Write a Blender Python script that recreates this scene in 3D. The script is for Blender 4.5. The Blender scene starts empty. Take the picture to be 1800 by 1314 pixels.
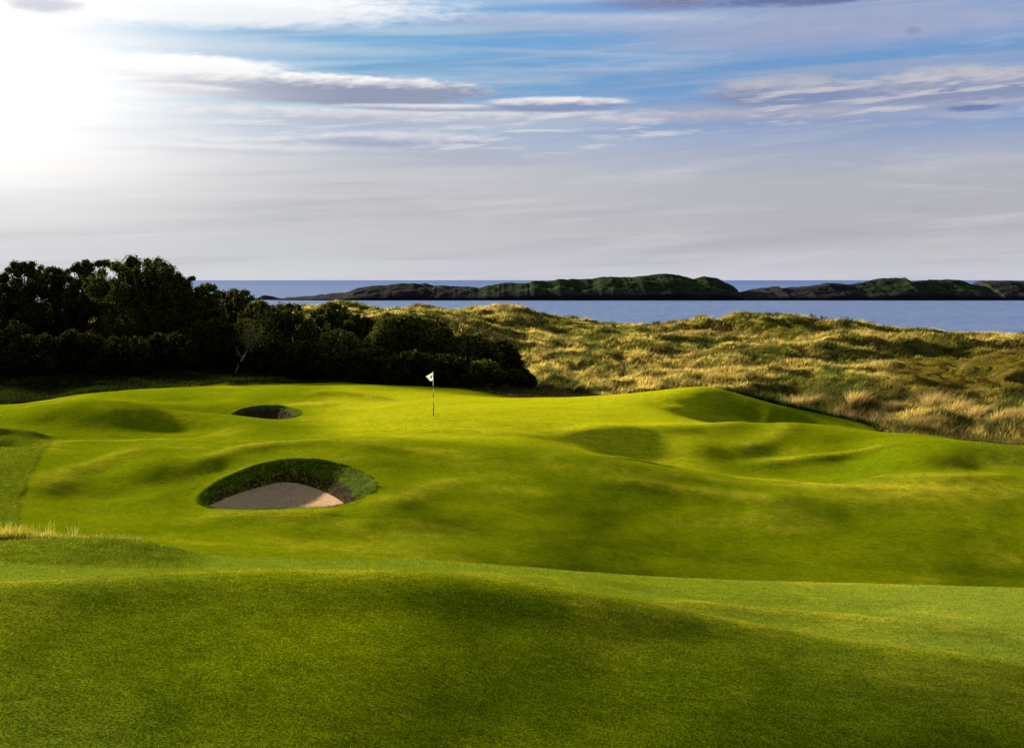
import bpy, math, random
import numpy as np
rng = np.random.default_rng(7)
random.seed(7)
scene = bpy.context.scene
C = scene.collection

# ------------------------------------------------------------------ camera frame
# world: camera at the origin looking along +Y, X right, Z up.  The sea lies at z = -25.
F = 2000.0                    # focal length in pixels of an 1800 px wide frame
U0, V0 = 900.0, 492.0         # horizon row
SEA = -25.0

def world(u, v, d):
    return np.array([(u - U0) / F * d, d, -(v - V0) / F * d])

def pchip_slopes(x, y):
    """x (n,) or (n,m); y (n,m): monotone cubic slopes along axis 0"""
    h = np.diff(x, axis=0); dl = np.diff(y, axis=0) / h
    m = np.zeros_like(y)
    w1 = 2 * h[1:] + h[:-1]; w2 = h[1:] + 2 * h[:-1]
    with np.errstate(divide='ignore', invalid='ignore'):
        hm = (w1 + w2) / (w1 / dl[:-1] + w2 / dl[1:])
    m[1:-1] = np.where(dl[:-1] * dl[1:] > 0, hm, 0.0)
    m[0] = dl[0]; m[-1] = dl[-1]
    return np.nan_to_num(m)

def pchip1(xk, yk, x):
    xk = np.asarray(xk, float)[:, None]; yk = np.asarray(yk, float)[:, None]
    m = pchip_slopes(xk, yk)
    xk, yk, m = xk[:, 0], yk[:, 0], m[:, 0]
    x = np.clip(x, xk[0], xk[-1])
    i = np.clip(np.searchsorted(xk, x) - 1, 0, len(xk) - 2)
    h = xk[i + 1] - xk[i]; t = (x - xk[i]) / h
    return ((2*t**3-3*t**2+1)*yk[i] + (t**3-2*t**2+t)*h*m[i] + (-2*t**3+3*t**2)*yk[i+1] + (t**3-t**2)*h*m[i+1])

# ------------------------------------------------------------------ numpy noise
def vnoise(x, y, seed=0):
    x = np.asarray(x, float); y = np.asarray(y, float)
    xi = np.floor(x).astype(np.int64); yi = np.floor(y).astype(np.int64)
    fx = x - xi; fy = y - yi
    fx = fx*fx*fx*(fx*(fx*6-15)+10); fy = fy*fy*fy*(fy*(fy*6-15)+10)
    def hsh(a, b):
        n = (a * 374761393 + b * 668265263 + seed * 1442695041) & 0xffffffff
        n = ((n ^ (n >> 13)) * 1274126177) & 0xffffffff
        n = n ^ (n >> 16)
        return (n & 0xffffff) / float(0xffffff) * 2 - 1
    a = hsh(xi, yi); b = hsh(xi+1, yi); c = hsh(xi, yi+1); d = hsh(xi+1, yi+1)
    return (a*(1-fx)+b*fx)*(1-fy) + (c*(1-fx)+d*fx)*fy
def fbm(x, y, seed=0, oct=4, gain=.5):
    s = 0; a = 1; t = 0
    for k in range(oct):
        s = s + a * vnoise(x*2**k + 17.3*k, y*2**k - 9.1*k, seed+k); t += a; a *= gain
    return s / t
def sstep(a, b, x):
    t = np.clip((x - a) / (b - a), 0, 1); return t*t*(3-2*t)

# ------------------------------------------------------------------ terrain layers: (u, distance, row)
L = []
def layer(*k): L.append(k)
layer((0, 2.2, 4500))
layer((0, 4.2, 2600))
layer((0, 7.2, 1670), (900, 7.2, 1730), (1400, 7.2, 1830), (1800, 7.2, 1900))
layer((0, 9.9, 1300), (450, 10.2, 1300), (900, 10.4, 1313), (1200, 10.4, 1342), (1400, 10.4, 1367), (1600, 10.4, 1392), (1800, 10.4, 1419), (2200, 10.4, 1470), (3200, 10.4, 1600))
layer((0, 11, 1180), (300, 11.3, 1178), (450, 11.5, 1166), (900, 11.6, 1190), (1200, 11.6, 1216), (1400, 11.6, 1238), (1600, 11.6, 1261), (1800, 11.6, 1285), (2200, 11.6, 1335))
layer((0, 12.4, 1072), (450, 12.6, 1082), (700, 12.7, 1083), (900, 12.8, 1095), (1200, 12.8, 1125), (1400, 12.8, 1148), (1600, 12.8, 1171), (1800, 12.8, 1197), (2200, 12.8, 1250))
# crest of the near mound
layer((-300, 13, 1028), (0, 13.3, 1021), (150, 13.5, 1014), (300, 13.8, 1004), (450, 14, 1000), (600, 14, 1000), (750, 14, 1004), (850, 14, 1012), (950, 14, 1024), (1100, 13.9, 1047), (1250, 13.8, 1078), (1400, 13.7, 1106), (1550, 13.6, 1128), (1700, 13.5, 1147), (1800, 13.5, 1162), (2200, 13.4, 1215))
layer((0, 15.2, 1022), (300, 15.8, 1022), (600, 16, 1034), (850, 16, 1048), (1100, 15.6, 1078), (1250, 15.2, 1098), (1400, 15.2, 1122), (1600, 15, 1142), (1800, 14.8, 1170), (2200, 14.6, 1225))
# floor of the near swale
layer((-300, 17.5, 999), (0, 17.5, 995), (200, 18, 994), (340, 18, 999), (600, 17.8, 1000), (850, 18, 1008), (1100, 18, 1036), (1250, 17.8, 1056), (1400, 17.4, 1076), (1600, 17.3, 1086), (1800, 17.1, 1098), (2200, 17, 1115))
layer((-300, 19.2, 975), (0, 19.2, 972), (150, 19.2, 968), (340, 19.8, 990), (600, 19.3, 992), (850, 19.3, 1000), (1100, 19.8, 1022), (1400, 19.4, 1044), (1600, 19.2, 1056), (1800, 19, 1070), (2200, 19, 1085))
# second crest
layer((-300, 22, 955), (0, 22, 951), (80, 22, 947), (150, 22, 945), (220, 22, 947), (270, 22, 954), (310, 22, 963), (345, 22, 971), (450, 22, 979), (560, 22, 983), (700, 22, 983), (800, 22, 988), (900, 22, 995), (1000, 22, 1002), (1150, 22, 1012), (1400, 22.5, 1021), (1650, 23, 1027), (1800, 23.2, 1032), (2200, 23.5, 1045))
layer((-300, 26, 985), (0, 26, 975), (150, 26, 975), (340, 26, 992), (600, 26, 1003), (900, 28, 1110), (1200, 29, 1150), (1500, 29.5, 1165), (1800, 30, 1175))
layer((-300, 31, 925), (0, 31, 930), (300, 31, 962), (500, 31, 975), (700, 31.5, 985), (900, 32.5, 998), (1200, 34, 1016), (1500, 34.5, 1028), (1800, 35, 1040))
layer((-300, 37, 868), (0, 37, 876), (200, 37, 889), (348, 37, 897), (450, 36.9, 899), (540, 37, 898), (600, 37.5, 889), (650, 37.5, 884), (760, 37, 900), (900, 37, 922), (1200, 37.6, 948), (1500, 38, 962), (1800, 38.5, 962))
layer((-300, 40, 828), (0, 40, 838), (200, 40, 850), (348, 38.8, 878), (450, 40, 862), (540, 40, 856), (662, 39.5, 854), (760, 40, 864), (900, 40, 876), (1200, 40.5, 900), (1500, 40.5, 912), (1650, 40.5, 918), (1800, 41, 915))
layer((-300, 43.5, 790), (0, 43.5, 803), (200, 43.5, 812), (348, 43.5, 812), (450, 43.5, 808), (540, 43.5, 805), (660, 43.5, 812), (800, 43, 828), (900, 43, 836), (1100, 43, 850), (1250, 43, 862), (1400, 42, 868), (1600, 42, 880), (1800, 43.2, 882))
# near rim of the swale in front of the green
layer((-300, 47, 762), (0, 47, 778), (200, 47, 786), (400, 47, 785), (600, 47, 782), (800, 47, 788), (900, 47, 790), (1000, 46.5, 797), (1100, 45.5, 810), (1200, 44.5, 829), (1350, 43.4, 852), (1450, 43, 862), (1600, 43.6, 862), (1750, 45, 850), (1800, 45.5, 848))
layer((-300, 51, 742), (0, 51, 757), (60, 51, 762), (200, 51, 765), (400, 51, 765), (600, 51, 763), (900, 51, 768), (1000, 50.5, 787), (1100, 50, 806), (1200, 49.2, 826), (1350, 48.4, 844), (1450, 47.6, 846), (1540, 47.5, 832), (1620, 47, 826), (1750, 48, 825), (1900, 48, 825))
# crest in front of the far bunker, and the right-hand mounds
layer((-300, 57, 735), (0, 57, 728), (60, 57, 713), (133, 57, 703), (200, 57, 700), (250, 57, 705), (300, 57, 715), (383, 57, 724), (493, 57, 738), (600, 57, 736), (762, 57, 731), (900, 57, 735), (1050, 56, 748), (1150, 55, 764), (1250, 54, 776), (1350, 54, 790), (1450, 53, 797), (1540, 52, 799), (1600, 51, 783), (1680, 51, 777), (1800, 51, 776), (2200, 51, 785))
layer((-300, 61, 745), (0, 61, 748), (60, 61, 740), (133, 61, 738), (200, 61, 744), (300, 61, 752), (383, 60.5, 748), (493, 60, 736), (600, 61, 717), (762, 61, 718), (900, 61, 720), (1050, 60.5, 724), (1150, 60.5, 730), (1250, 60, 744), (1330, 60, 742), (1400, 60, 741), (1450, 59.5, 745), (1550, 58, 757), (1650, 56.5, 767), (1720, 55, 778), (1800, 55, 790), (2200, 55, 800))
layer((-300, 65, 735), (0, 65, 727), (60, 65, 722), (200, 65, 710), (300, 65, 706), (383, 64.5, 708), (450, 65, 704), (520, 65, 706), (600, 65, 704), (700, 65, 708), (900, 65, 710), (1050, 65, 712), (1150, 65, 718), (1240, 65, 738), (1330, 63.5, 758), (1400, 63.5, 765), (1450, 63, 770), (1550, 61.5, 778), (1650, 60, 785), (1800, 59, 800))
# back crest of the green
layer((-300, 72, 725), (0, 72, 716), (60, 72, 711), (180, 72, 694), (260, 72, 687), (400, 72, 685), (450, 72, 681), (530, 72, 679), (600, 72, 681), (680, 72, 689), (760, 72, 692), (900, 72, 699), (1000, 72, 697), (1100, 71, 690), (1180, 70.5, 682), (1240, 70, 676), (1290, 69, 686), (1350, 68, 703), (1450, 67, 727), (1530, 66, 746), (1600, 64, 775), (1700, 63, 790), (1800, 62, 795), (2200, 62, 800))
layer((-300, 79, 705), (0, 79, 712), (150, 79, 692), (300, 79, 681), (400, 79, 678), (500, 79, 678), (620, 79, 675), (700, 79, 677), (800, 79, 681), (890, 79, 697), (1000, 79, 712), (1100, 78, 712), (1240, 76, 712), (1300, 75, 722), (1400, 74, 745), (1530, 72, 770), (1600, 68, 772), (1700, 67, 764), (1800, 66, 755), (2200, 66, 760))
layer((-300, 90, 668), (0, 90, 660), (300, 90, 650), (450, 88, 660), (620, 88, 672), (800, 88, 690), (900, 88, 703), (1000, 88, 706), (1150, 86, 706), (1250, 84, 706), (1350, 84, 712), (1500, 80, 720), (1600, 78, 714), (1700, 76, 722), (1800, 74, 712), (2200, 74, 710))
layer((-300, 105, 640), (0, 105, 632), (300, 105, 626), (500, 105, 640), (800, 102, 668), (950, 100, 684), (1100, 98, 680), (1250, 96, 672), (1400, 95, 680), (1500, 92, 690), (1600, 90, 695), (1700, 88, 705), (1800, 86, 708), (2200, 86, 700))
layer((-300, 130, 610), (0, 130, 606), (300, 130, 600), (500, 130, 598), (700, 128, 590), (900, 125, 625), (1000, 122, 640), (1150, 120, 638), (1300, 118, 630), (1450, 115, 640), (1600, 110, 650), (1700, 108, 660), (1800, 106, 655), (2200, 106, 650))
layer((-300, 155, 585), (0, 155, 582), (300, 155, 575), (500, 155, 560), (700, 152, 556), (800, 150, 560), (900, 150, 585), (1000, 148, 600), (1150, 145, 602), (1300, 142, 594), (1450, 140, 600), (1600, 136, 610), (1700, 132, 618), (1800, 130, 618), (2200, 130, 615))
# skyline of the dunes
layer((-300, 185, 560), (0, 185, 560), (400, 185, 556), (500, 185, 545), (560, 185, 541), (600, 185, 533), (640, 185, 542), (700, 184, 548), (750, 184, 541), (800, 184, 550), (870, 183, 548), (915, 182, 548), (935, 181, 563), (1000, 180, 563), (1030, 179, 566), (1070, 178, 577), (1150, 176, 579), (1200, 175, 570), (1300, 174, 564), (1400, 172, 569), (1450, 170, 577), (1500, 168, 576), (1550, 166, 583), (1650, 164, 588), (1730, 163, 596), (1800, 162, 597), (2200, 160, 600))
layer((-300, 230, 600), (900, 230, 600), (2200, 210, 640))
layer((-300, 300, 680), (2200, 300, 690))

# grid in (u, ln d)
us = np.concatenate([np.arange(-1400, -100, 22), np.arange(-100, 1900, 3.6), np.arange(1900, 3200, 22)])
ds = [2.3]
while ds[-1] < 298:
    d = ds[-1]
    step = .0032 if 36 < d < 46 else (.004 if (46 <= d < 76) else (.0055 if d > 9 else .008))
    ds.append(d * (1 + step))
ds = np.array(ds); ss = np.log(ds)
NU, ND = len(us), len(ds)
LD = np.array([pchip1([k[0] for k in l] if len(l) > 1 else [0, 1], [k[1] for k in l] if len(l) > 1 else [l[0][1]]*2, us) for l in L])
LV = np.array([pchip1([k[0] for k in l] if len(l) > 1 else [0, 1], [k[2] for k in l] if len(l) > 1 else [l[0][2]]*2, us) for l in L])
LS = np.log(LD)
M = pchip_slopes(LS, LV)
G = np.zeros((ND, NU))
for k in range(len(L) - 1):
    a, b = LS[k], LS[k+1]
    S = ss[:, None]
    inside = (S >= a[None]) & ((S < b[None]) if k < len(L)-2 else (S <= b[None] + .1))
    h = (b - a)[None]; t = np.clip((S - a[None]) / h, 0, 1)
    val = (2*t**3-3*t**2+1)*LV[k] + (t**3-2*t**2+t)*h*M[k] + (-2*t**3+3*t**2)*LV[k+1] + (t**3-t**2)*h*M[k+1]
    G = np.where(inside, val, G)
G[ss < LS[0].min()] = LV[0]
def gsm(A, n, axis):
    k = np.arange(-3*n, 3*n+1); w = np.exp(-.5*(k/float(n))**2); w /= w.sum()
    P = np.pad(A, [(3*n, 3*n) if ax == axis else (0, 0) for ax in range(2)], mode='edge')
    return sum(wi * (P[i:i+A.shape[0]] if axis == 0 else P[:, i:i+A.shape[1]]) for i, wi in enumerate(w))
G = gsm(gsm(G, 3, 0), 4, 1)
UU, DD = np.meshgrid(us, ds)
XX = (UU - U0) / F * DD
ZZ = -(G - V0) / F * DD
Zs = gsm(ZZ, 12, 0)
wz = sstep(32, 36, DD)*(1-sstep(43, 46, DD))*sstep(660, 760, UU)
ZZ = ZZ*(1-wz)+Zs*wz
Zs = gsm(gsm(ZZ, 6, 0), 8, 1)
wz = sstep(40, 42, DD)*(1-sstep(54, 57, DD))*sstep(1350, 1500, UU)
ZZ = ZZ*(1-wz)+Zs*wz
# hand-placed swells and hollows on the mown ground: (u, d, half-width px, half-depth m, height m, skew)
for (u0, d0, su, sd, a, sk) in [
        (430, 54, 60, 2.2, .10, 0), (250, 50.5, 120, 2.0, -.16, 0), (330, 54.0, 60, 1.5, -.22, 0), (80, 56, 60, 1.5, .08, 0),
        (270, 43, 50, 3.0, .22, 0), (150, 41, 50, 3.5, -.20, 0), (740, 42, 60, 2.5, -.07, 0),
        (820, 50, 200, 2.0, .06, 0), (560, 48, 180, 1.4, .10, 0), 
        (1080, 52, 60, 1.8, -.07, 0), (1290, 66, 40, 1.4, -.17, 0), (1215, 68.5, 35, 1.6, .06, 0),
        (1410, 55, 45, 2.0, .16, 0), (1500, 52.5, 30, 2.0, -.08, 6), (1640, 49.5, 60, 2, .06, 0),
        (560, 69.5, 50, 1.4, .14, 0), (640, 66, 60, 1.4, -.12, 0), (340, 66, 60, 1.3, -.12, 0),
        (100, 11.5, 160, .8, -.05, 0), (1050, 11.5, 160, 1., -.05, 0), (650, 10.8, 130, .8, .04, 0), (1500, 20.8, 150, .7, -.06, 0)]:
    g = np.exp(-.5*((UU-u0-sk*(DD-d0))/su)**2 - .5*((DD-d0)/sd)**2)
    ZZ = ZZ + a*g
# crest and hollow lines traced over the mown ground: [(u, row)...], half-width m, height m, search range of distance
def row_to_d(u, v, lo, hi):
    dd = np.linspace(lo, hi, 300); zz = [ZZ[min(np.searchsorted(ds, q), ND-1), int(np.argmin(np.abs(us-u)))] for q in dd]
    vv = V0-np.array(zz)/dd*F
    return float(dd[np.argmin(np.abs(vv-v))])
CREST_LIT = np.zeros_like(ZZ)  # mask of the sunlit highlight painted along crest lines
def line(pts, w_, a_, lo, hi, asym=0.):
    global ZZ, CREST_LIT
    q = np.array([((u-U0)/F*d, d) for u, d in [(u, row_to_d(u, v, lo, hi)) for u, v in pts]])
    # refine into a smooth dense polyline
    t = np.arange(len(q)); tt = np.linspace(0, len(q)-1, 8*(len(q)-1)+1)
    qx = pchip1(t, q[:, 0], tt); qy = pchip1(t, q[:, 1], tt)
    j0 = max(0, np.searchsorted(ds, qy.min()-4*w_-1)); j1 = min(ND, np.searchsorted(ds, qy.max()+4*w_+1))
    X_, Y_ = XX[j0:j1], DD[j0:j1]; best = np.full(X_.shape, 1e9); par = np.zeros(X_.shape)
    for k in range(len(qx)-1):
        ax, ay, bx, by = qx[k], qy[k], qx[k+1], qy[k+1]
        l2 = (bx-ax)**2+(by-ay)**2+1e-9
        h = np.clip(((X_-ax)*(bx-ax)+(Y_-ay)*(by-ay))/l2, 0, 1)
        dd_ = np.hypot(X_-ax-h*(bx-ax), Y_-ay-h*(by-ay))
        m_ = dd_ < best; best = np.where(m_, dd_, best); par = np.where(m_, (k+h)/(len(qx)-1), par)
    fade = sstep(0, .25, par)*sstep(0, .25, 1-par)
    ZZ[j0:j1] += a_*fade*np.exp(-.5*(best/w_)**2)
    if a_ > .06: CREST_LIT[j0:j1] = np.maximum(CREST_LIT[j0:j1], .42*fade*np.exp(-.5*(best/(.42*w_+.12))**2))  # raised lines get a yellow highlight painted as if sunlit
for args in [
        ([(930, 764), (1040, 762), (1150, 757), (1260, 750), (1340, 742)], .9, .13, 50, 62),
        ([(1020, 787), (1100, 796), (1180, 802), (1270, 803), (1350, 798)], 1.1, -.08, 45, 58),
        ([(980, 792), (1080, 806), (1180, 822), (1290, 839), (1400, 853), (1500, 860), (1620, 861)], .45, .09, 40, 50),
        ([(1270, 815), (1370, 815), (1460, 805), (1540, 790), (1600, 777)], .45, .12, 44, 56),
        ([(1340, 832), (1440, 833), (1540, 826), (1640, 815)], .8, -.13, 42, 52),
        ([(1560, 832), (1660, 818), (1760, 812)], .8, -.10, 42, 52),
        ([(1620, 850), (1700, 838), (1790, 835)], .6, .07, 42, 50),
        ([(1450, 905), (1600, 900), (1760, 905)], .9, -.07, 38, 44),
        ([(1000, 838), (1150, 852), (1300, 872), (1450, 888)], .6, .05, 38, 46),
        ([(1390, 742), (1370, 762), (1330, 785), (1270, 800)], .8, .10, 47, 62),
        ([(1150, 712), (1220, 722), (1290, 733), (1370, 743)], .45, .08, 58, 68),
        ([(1230, 715), (1290, 722), (1350, 732)], .7, -.14, 58, 70),
        ([(300, 850), (340, 822), (400, 797), (480, 784), (570, 779), (660, 785), (720, 800)], .7, .13, 38, 48),
        ([(640, 895), (700, 880), (770, 856), (840, 838)], .8, .065, 35, 44),
        ([(330, 903), (430, 908), (540, 908), (630, 900)], .6, .07, 34, 38),
        ([(690, 850), (720, 825), (780, 812), (860, 808)], .9, -.04, 38, 47),
        ([(450, 945), (600, 948), (760, 935), (900, 925)], 1.0, -.10, 32, 38),
        ([(430, 803), (330, 826), (240, 852), (170, 885)], .9, -.16, 37, 46),
        ([(300, 786), (200, 806), (110, 838), (60, 875)], .8, .10, 37, 48),
        ([(-260, 776), (-60, 774), (30, 776), (110, 784)], .9, -.28, 46, 53),
        ([(-260, 762), (-60, 758), (30, 762), (110, 772)], .5, .16, 48, 54),
        ([(0, 742), (90, 738), (200, 746), (330, 752), (460, 752)], .8, -.10, 48, 58),
        ([(0, 785), (120, 778), (260, 776), (400, 774)], .7, .09, 44, 52),
        ([(560, 752), (700, 757), (850, 760), (980, 768)], .6, .05, 48, 58),
        ([(520, 694), (580, 690), (640, 697), (700, 706)], .6, .10, 62, 72),
        ([(560, 712), (620, 712), (680, 716)], .8, -.10, 58, 68),
        ([(200, 694), (280, 700), (350, 704)], .8, -.12, 62, 70),
        ([(1000, 1032), (1150, 1032), (1300, 1050), (1500, 1062), (1700, 1066)], .5, -.08, 17, 22),
        ([(1100, 1062), (1250, 1068), (1400, 1082), (1600, 1100), (1780, 1118)], .35, .05, 14.5, 18.5)]:
    line(args[0], args[1]*.88, args[2]*(1.6 if args[2] > 0 else 1.25), *args[3:])
# gentle irregularity everywhere
mow_und = sstep(16, 30, DD) * (1 - sstep(74, 84, DD))
ZZ = ZZ + mow_und * .10 * fbm(XX/5.5, DD/5.0, 3, 3)
ZZ = ZZ + .015 * fbm(XX/1.3, DD/1.3, 5, 2) * (1 - sstep(60, 80, DD))

# ------------------------------------------------------------------ ground cover masks
edge_k = [(-300, 79), (300, 79), (600, 83), (800, 82), (890, 78), (1000, 76), (1100, 75), (1180, 73), (1240, 71.2), (1290, 70), (1350, 69), (1450, 68), (1530, 67), (1560, 62), (1650, 58.4), (1720, 55), (1800, 53), (2200, 53)]
edge = pchip1([k[0] for k in edge_k], [k[1] for k in edge_k], us)[None]
jit = .25 * fbm(XX/1.0, DD/1.0, 11, 3)
wild = sstep(-.25, .45, DD + jit - edge)               # everything beyond the mown edge
left = 1 - sstep(560, 760, UU)
dune = wild * (1 - left * (1 - sstep(120, 150, DD)))
dn = sstep(2, 14, DD - edge) * dune
rid = 1 - np.abs(fbm(XX/9 + .35*DD/9, DD/11, 21, 4)) * 2.2
ZZ = ZZ + dn * (1.4*(rid-.45) + 1.3*fbm(XX/15, DD/14, 31, 3) + .35*fbm(XX/3.0, DD/3.5, 33, 3))
dn2 = sstep(.3, 5, DD - edge) * dune
ZZ = ZZ + dn2 * .16 * fbm(XX/1.6, DD/1.8, 41, 3)
ZZ = ZZ + wild*left*.25*fbm(XX/3, DD/4, 43, 3)
# rough mound bottom-left, rough patch on the far left, rough right shoulder
rough = sstep(17.6, 18.2, DD + .15*jit) * (1 - sstep(23, 25, DD)) * (1 - sstep(300, 380, UU + (DD-20)*-8))
pl = 34 + 8*fbm(DD*.7, DD*0, 55, 3) + 55*sstep(36, 49, DD) - 40*sstep(49.5, 51.5, DD) - 60*sstep(51, 53.5, DD)
rough2 = (1 - sstep(-2, 2, UU - pl)) * sstep(30.5, 31.5, DD) * (1 - sstep(51.5, 52.5, DD))
rough3 = sstep(1650, 1760, UU + 20*fbm(XX/1, DD/1, 51, 3)) * sstep(47.5, 48.5, DD) * (1-wild) * .7
ROUGH = np.clip(rough*.9 + rough2*.75 + rough3, 0, 1)
ZZ = ZZ + .025*ROUGH*np.clip(fbm(XX/.5, DD/.7, 61, 3), -1, 1) + .02*rough2 + .02*rough
GREEN = sstep(47, 52, DD + 1.5*fbm(XX/4, DD/4, 71, 2)) * (1 - sstep(70, 78, DD)) * sstep(520, 640, UU) * (1 - sstep(1150, 1330, UU)) * (1-wild)
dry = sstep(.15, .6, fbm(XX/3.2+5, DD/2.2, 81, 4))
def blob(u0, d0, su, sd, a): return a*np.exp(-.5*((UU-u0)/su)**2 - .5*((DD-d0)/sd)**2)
DRY_LIT = .35*dry + blob(1620, 44, 130, 1.2, .9) + blob(1200, 44.5, 260, .35, .3) + blob(560, 64.2, 40, .8, .9) + blob(640, 62, 30, 1.5, .5) \
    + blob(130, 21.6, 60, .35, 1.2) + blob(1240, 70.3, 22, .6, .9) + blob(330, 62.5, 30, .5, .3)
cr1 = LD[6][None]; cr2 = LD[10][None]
DRY_LIT = DRY_LIT + .65*np.exp(-.5*((DD-cr1-.12)/.22)**2)*(.55+.45*fbm(XX/1.5, DD/1.5, 83, 3)) + .30*np.exp(-.5*((DD-cr2)/.5)**2)*(1-rough)  # sunlit highlight painted on both near crests, on top of the dry patches
DRY_LIT = np.clip(DRY_LIT + CREST_LIT*(1-.6*GREEN), 0, 1) * (1-wild)
PALE = np.clip(.35*sstep(0, 1.2, DD-cr1)*(1-sstep(21.5, 23.5, DD)) + blob(100, 14.8, 240, 1.4, .4) + blob(40, 8.8, 180, 1.4, .55) + blob(1800, 20, 260, 3.5, .8) + blob(1700, 14, 300, 1.5, .3), 0, 1)*(1-ROUGH)

def ground_z(x, y):
    """height of the finished ground at world x, y"""
    x = np.asarray(x, float); y = np.asarray(y, float)
    u = U0 + F * x / y
    fi = np.interp(u, us, np.arange(NU)); fj = np.interp(np.log(y), ss, np.arange(ND))
    i = np.clip(fi.astype(int), 0, NU-2); j = np.clip(fj.astype(int), 0, ND-2)
    a = fi - i; b = fj - j
    return (ZZ[j, i]*(1-a)+ZZ[j, i+1]*a)*(1-b) + (ZZ[j+1, i]*(1-a)+ZZ[j+1, i+1]*a)*b
def sample(A, x, y):
    u = U0 + F * x / y
    i = np.clip(np.round(np.interp(u, us, np.arange(NU))).astype(int), 0, NU-1)
    j = np.clip(np.round(np.interp(np.log(y), ss, np.arange(ND))).astype(int), 0, ND-1)
    return A[j, i]

# ------------------------------------------------------------------ mesh + material helpers
def mesh_obj(name, V, Fc, mat, parent=None, smooth=True, cols=None, kind=None, label=None, cat=None, group=None):
    """V (n,3) array, Fc (m,k) int array (k=3 or 4) or a list of tuples"""
    me = bpy.data.meshes.new(name)
    V = np.asarray(V, np.float32)
    if isinstance(Fc, np.ndarray):
        m, k = Fc.shape
        me.vertices.add(len(V)); me.vertices.foreach_set('co', V.ravel())
        me.loops.add(m*k); me.loops.foreach_set('vertex_index', Fc.astype(np.int32).ravel())
        me.polygons.add(m); me.polygons.foreach_set('loop_start', np.arange(0, m*k, k, dtype=np.int32))
        me.update(calc_edges=True)
    else:
        me.from_pydata([tuple(map(float, v)) for v in V], [], Fc); me.update()
    me.polygons.foreach_set('use_smooth', np.full(len(me.polygons), smooth))
    if cols:
        for cn, arr in cols.items():
            at = me.color_attributes.new(cn, 'FLOAT_COLOR', 'POINT')
            at.data.foreach_set('color', np.asarray(arr, np.float32).ravel())
    if isinstance(mat, (list, tuple)):
        for m_ in mat: me.materials.append(m_)
    elif mat: me.materials.append(mat)
    me.validate()
    o = bpy.data.objects.new(name, me); C.objects.link(o)
    if parent is not None: o.parent = parent
    tag(o, label, cat, group, kind)
    return o
def tag(o, label=None, cat=None, group=None, kind=None):
    if label: o['label'] = label
    if cat: o['category'] = cat
    if group: o['group'] = group
    if kind: o['kind'] = kind
def empty(name, loc, label, cat, group=None):
    o = bpy.data.objects.new(name, None); C.objects.link(o); o.location = loc
    o.empty_display_size = .3
    tag(o, label, cat, group); return o

class NT:
    """tiny node-expression helper"""
    def __init__(s, tree): s.t = tree; s.n = tree.nodes; s.l = tree.links
    def new(s, typ, **kw):
        n = s.n.new(typ)
        for k, v in kw.items():
            if hasattr(n, k): setattr(n, k, v)
        return n
    def put(s, sock, v):
        if v is None: return
        if isinstance(v, bpy.types.NodeSocket): s.l.new(v, sock)
        elif isinstance(v, (tuple, list)) and sock.type == 'RGBA' and len(v) == 3: sock.default_value = (*v, 1)
        else: sock.default_value = v
    def m(s, op, a, b=None, c=None, clamp=False):
        n = s.new('ShaderNodeMath', operation=op, use_clamp=clamp)
        for i, x in enumerate((a, b, c)): s.put(n.inputs[i], x)
        return n.outputs[0]
    def add(s, a, b): return s.m('ADD', a, b)
    def sub(s, a, b): return s.m('SUBTRACT', a, b)
    def mul(s, a, b): return s.m('MULTIPLY', a, b)
    def ss(s, x, a, b, o0=0., o1=1.):
        n = s.new('ShaderNodeMapRange', interpolation_type='SMOOTHSTEP')
        for i, v in enumerate((x, a, b, o0, o1)): s.put(n.inputs[i], v)
        return n.outputs[0]
    def lin(s, x, a, b, o0=0., o1=1.):
        n = s.new('ShaderNodeMapRange')
        for i, v in enumerate((x, a, b, o0, o1)): s.put(n.inputs[i], v)
        return n.outputs[0]
    def mix(s, f, a, b, blend='MIX'):
        n = s.new('ShaderNodeMix', data_type='RGBA', blend_type=blend)
        s.put(n.inputs[0], f); s.put(n.inputs[6], a); s.put(n.inputs[7], b)
        return n.outputs[2]
    def noise(s, vec, scale, detail=3., rough=.5, dist=0., col=False):
        n = s.new('ShaderNodeTexNoise')
        s.put(n.inputs['Vector'], vec); n.inputs['Scale'].default_value = scale
        n.inputs['Detail'].default_value = detail; n.inputs['Roughness'].default_value = rough
        n.inputs['Distortion'].default_value = dist
        return n.outputs['Color' if col else 'Fac']
    def scale(s, vec, v):
        n = s.new('ShaderNodeVectorMath', operation='MULTIPLY'); s.put(n.inputs[0], vec); n.inputs[1].default_value = v
        return n.outputs[0]
    def comb(s, x, y, z=0.):
        n = s.new('ShaderNodeCombineXYZ')
        for i, v in enumerate((x, y, z)): s.put(n.inputs[i], v)
        return n.outputs[0]
    def ramp(s, f, stops, interp='LINEAR'):
        n = s.new('ShaderNodeValToRGB'); r = n.color_ramp; r.interpolation = interp
        while len(r.elements) > 1: r.elements.remove(r.elements[-1])
        r.elements[0].position = stops[0][0]; r.elements[0].color = (*stops[0][1], 1)
        for p, c in stops[1:]:
            e = r.elements.new(p); e.color = (*c, 1)
        s.put(n.inputs[0], f); return n.outputs[0]
    def attr(s, name):
        n = s.new('ShaderNodeAttribute'); n.attribute_name = name; return n
def material(name):
    m = bpy.data.materials.new(name); m.use_nodes = True
    m.node_tree.nodes.clear(); return m, NT(m.node_tree)
def pos(nt):
    return nt.new('ShaderNodeNewGeometry').outputs['Position']
def finish(nt, shader):
    o = nt.new('ShaderNodeOutputMaterial'); nt.l.new(shader, o.inputs[0])
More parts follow.
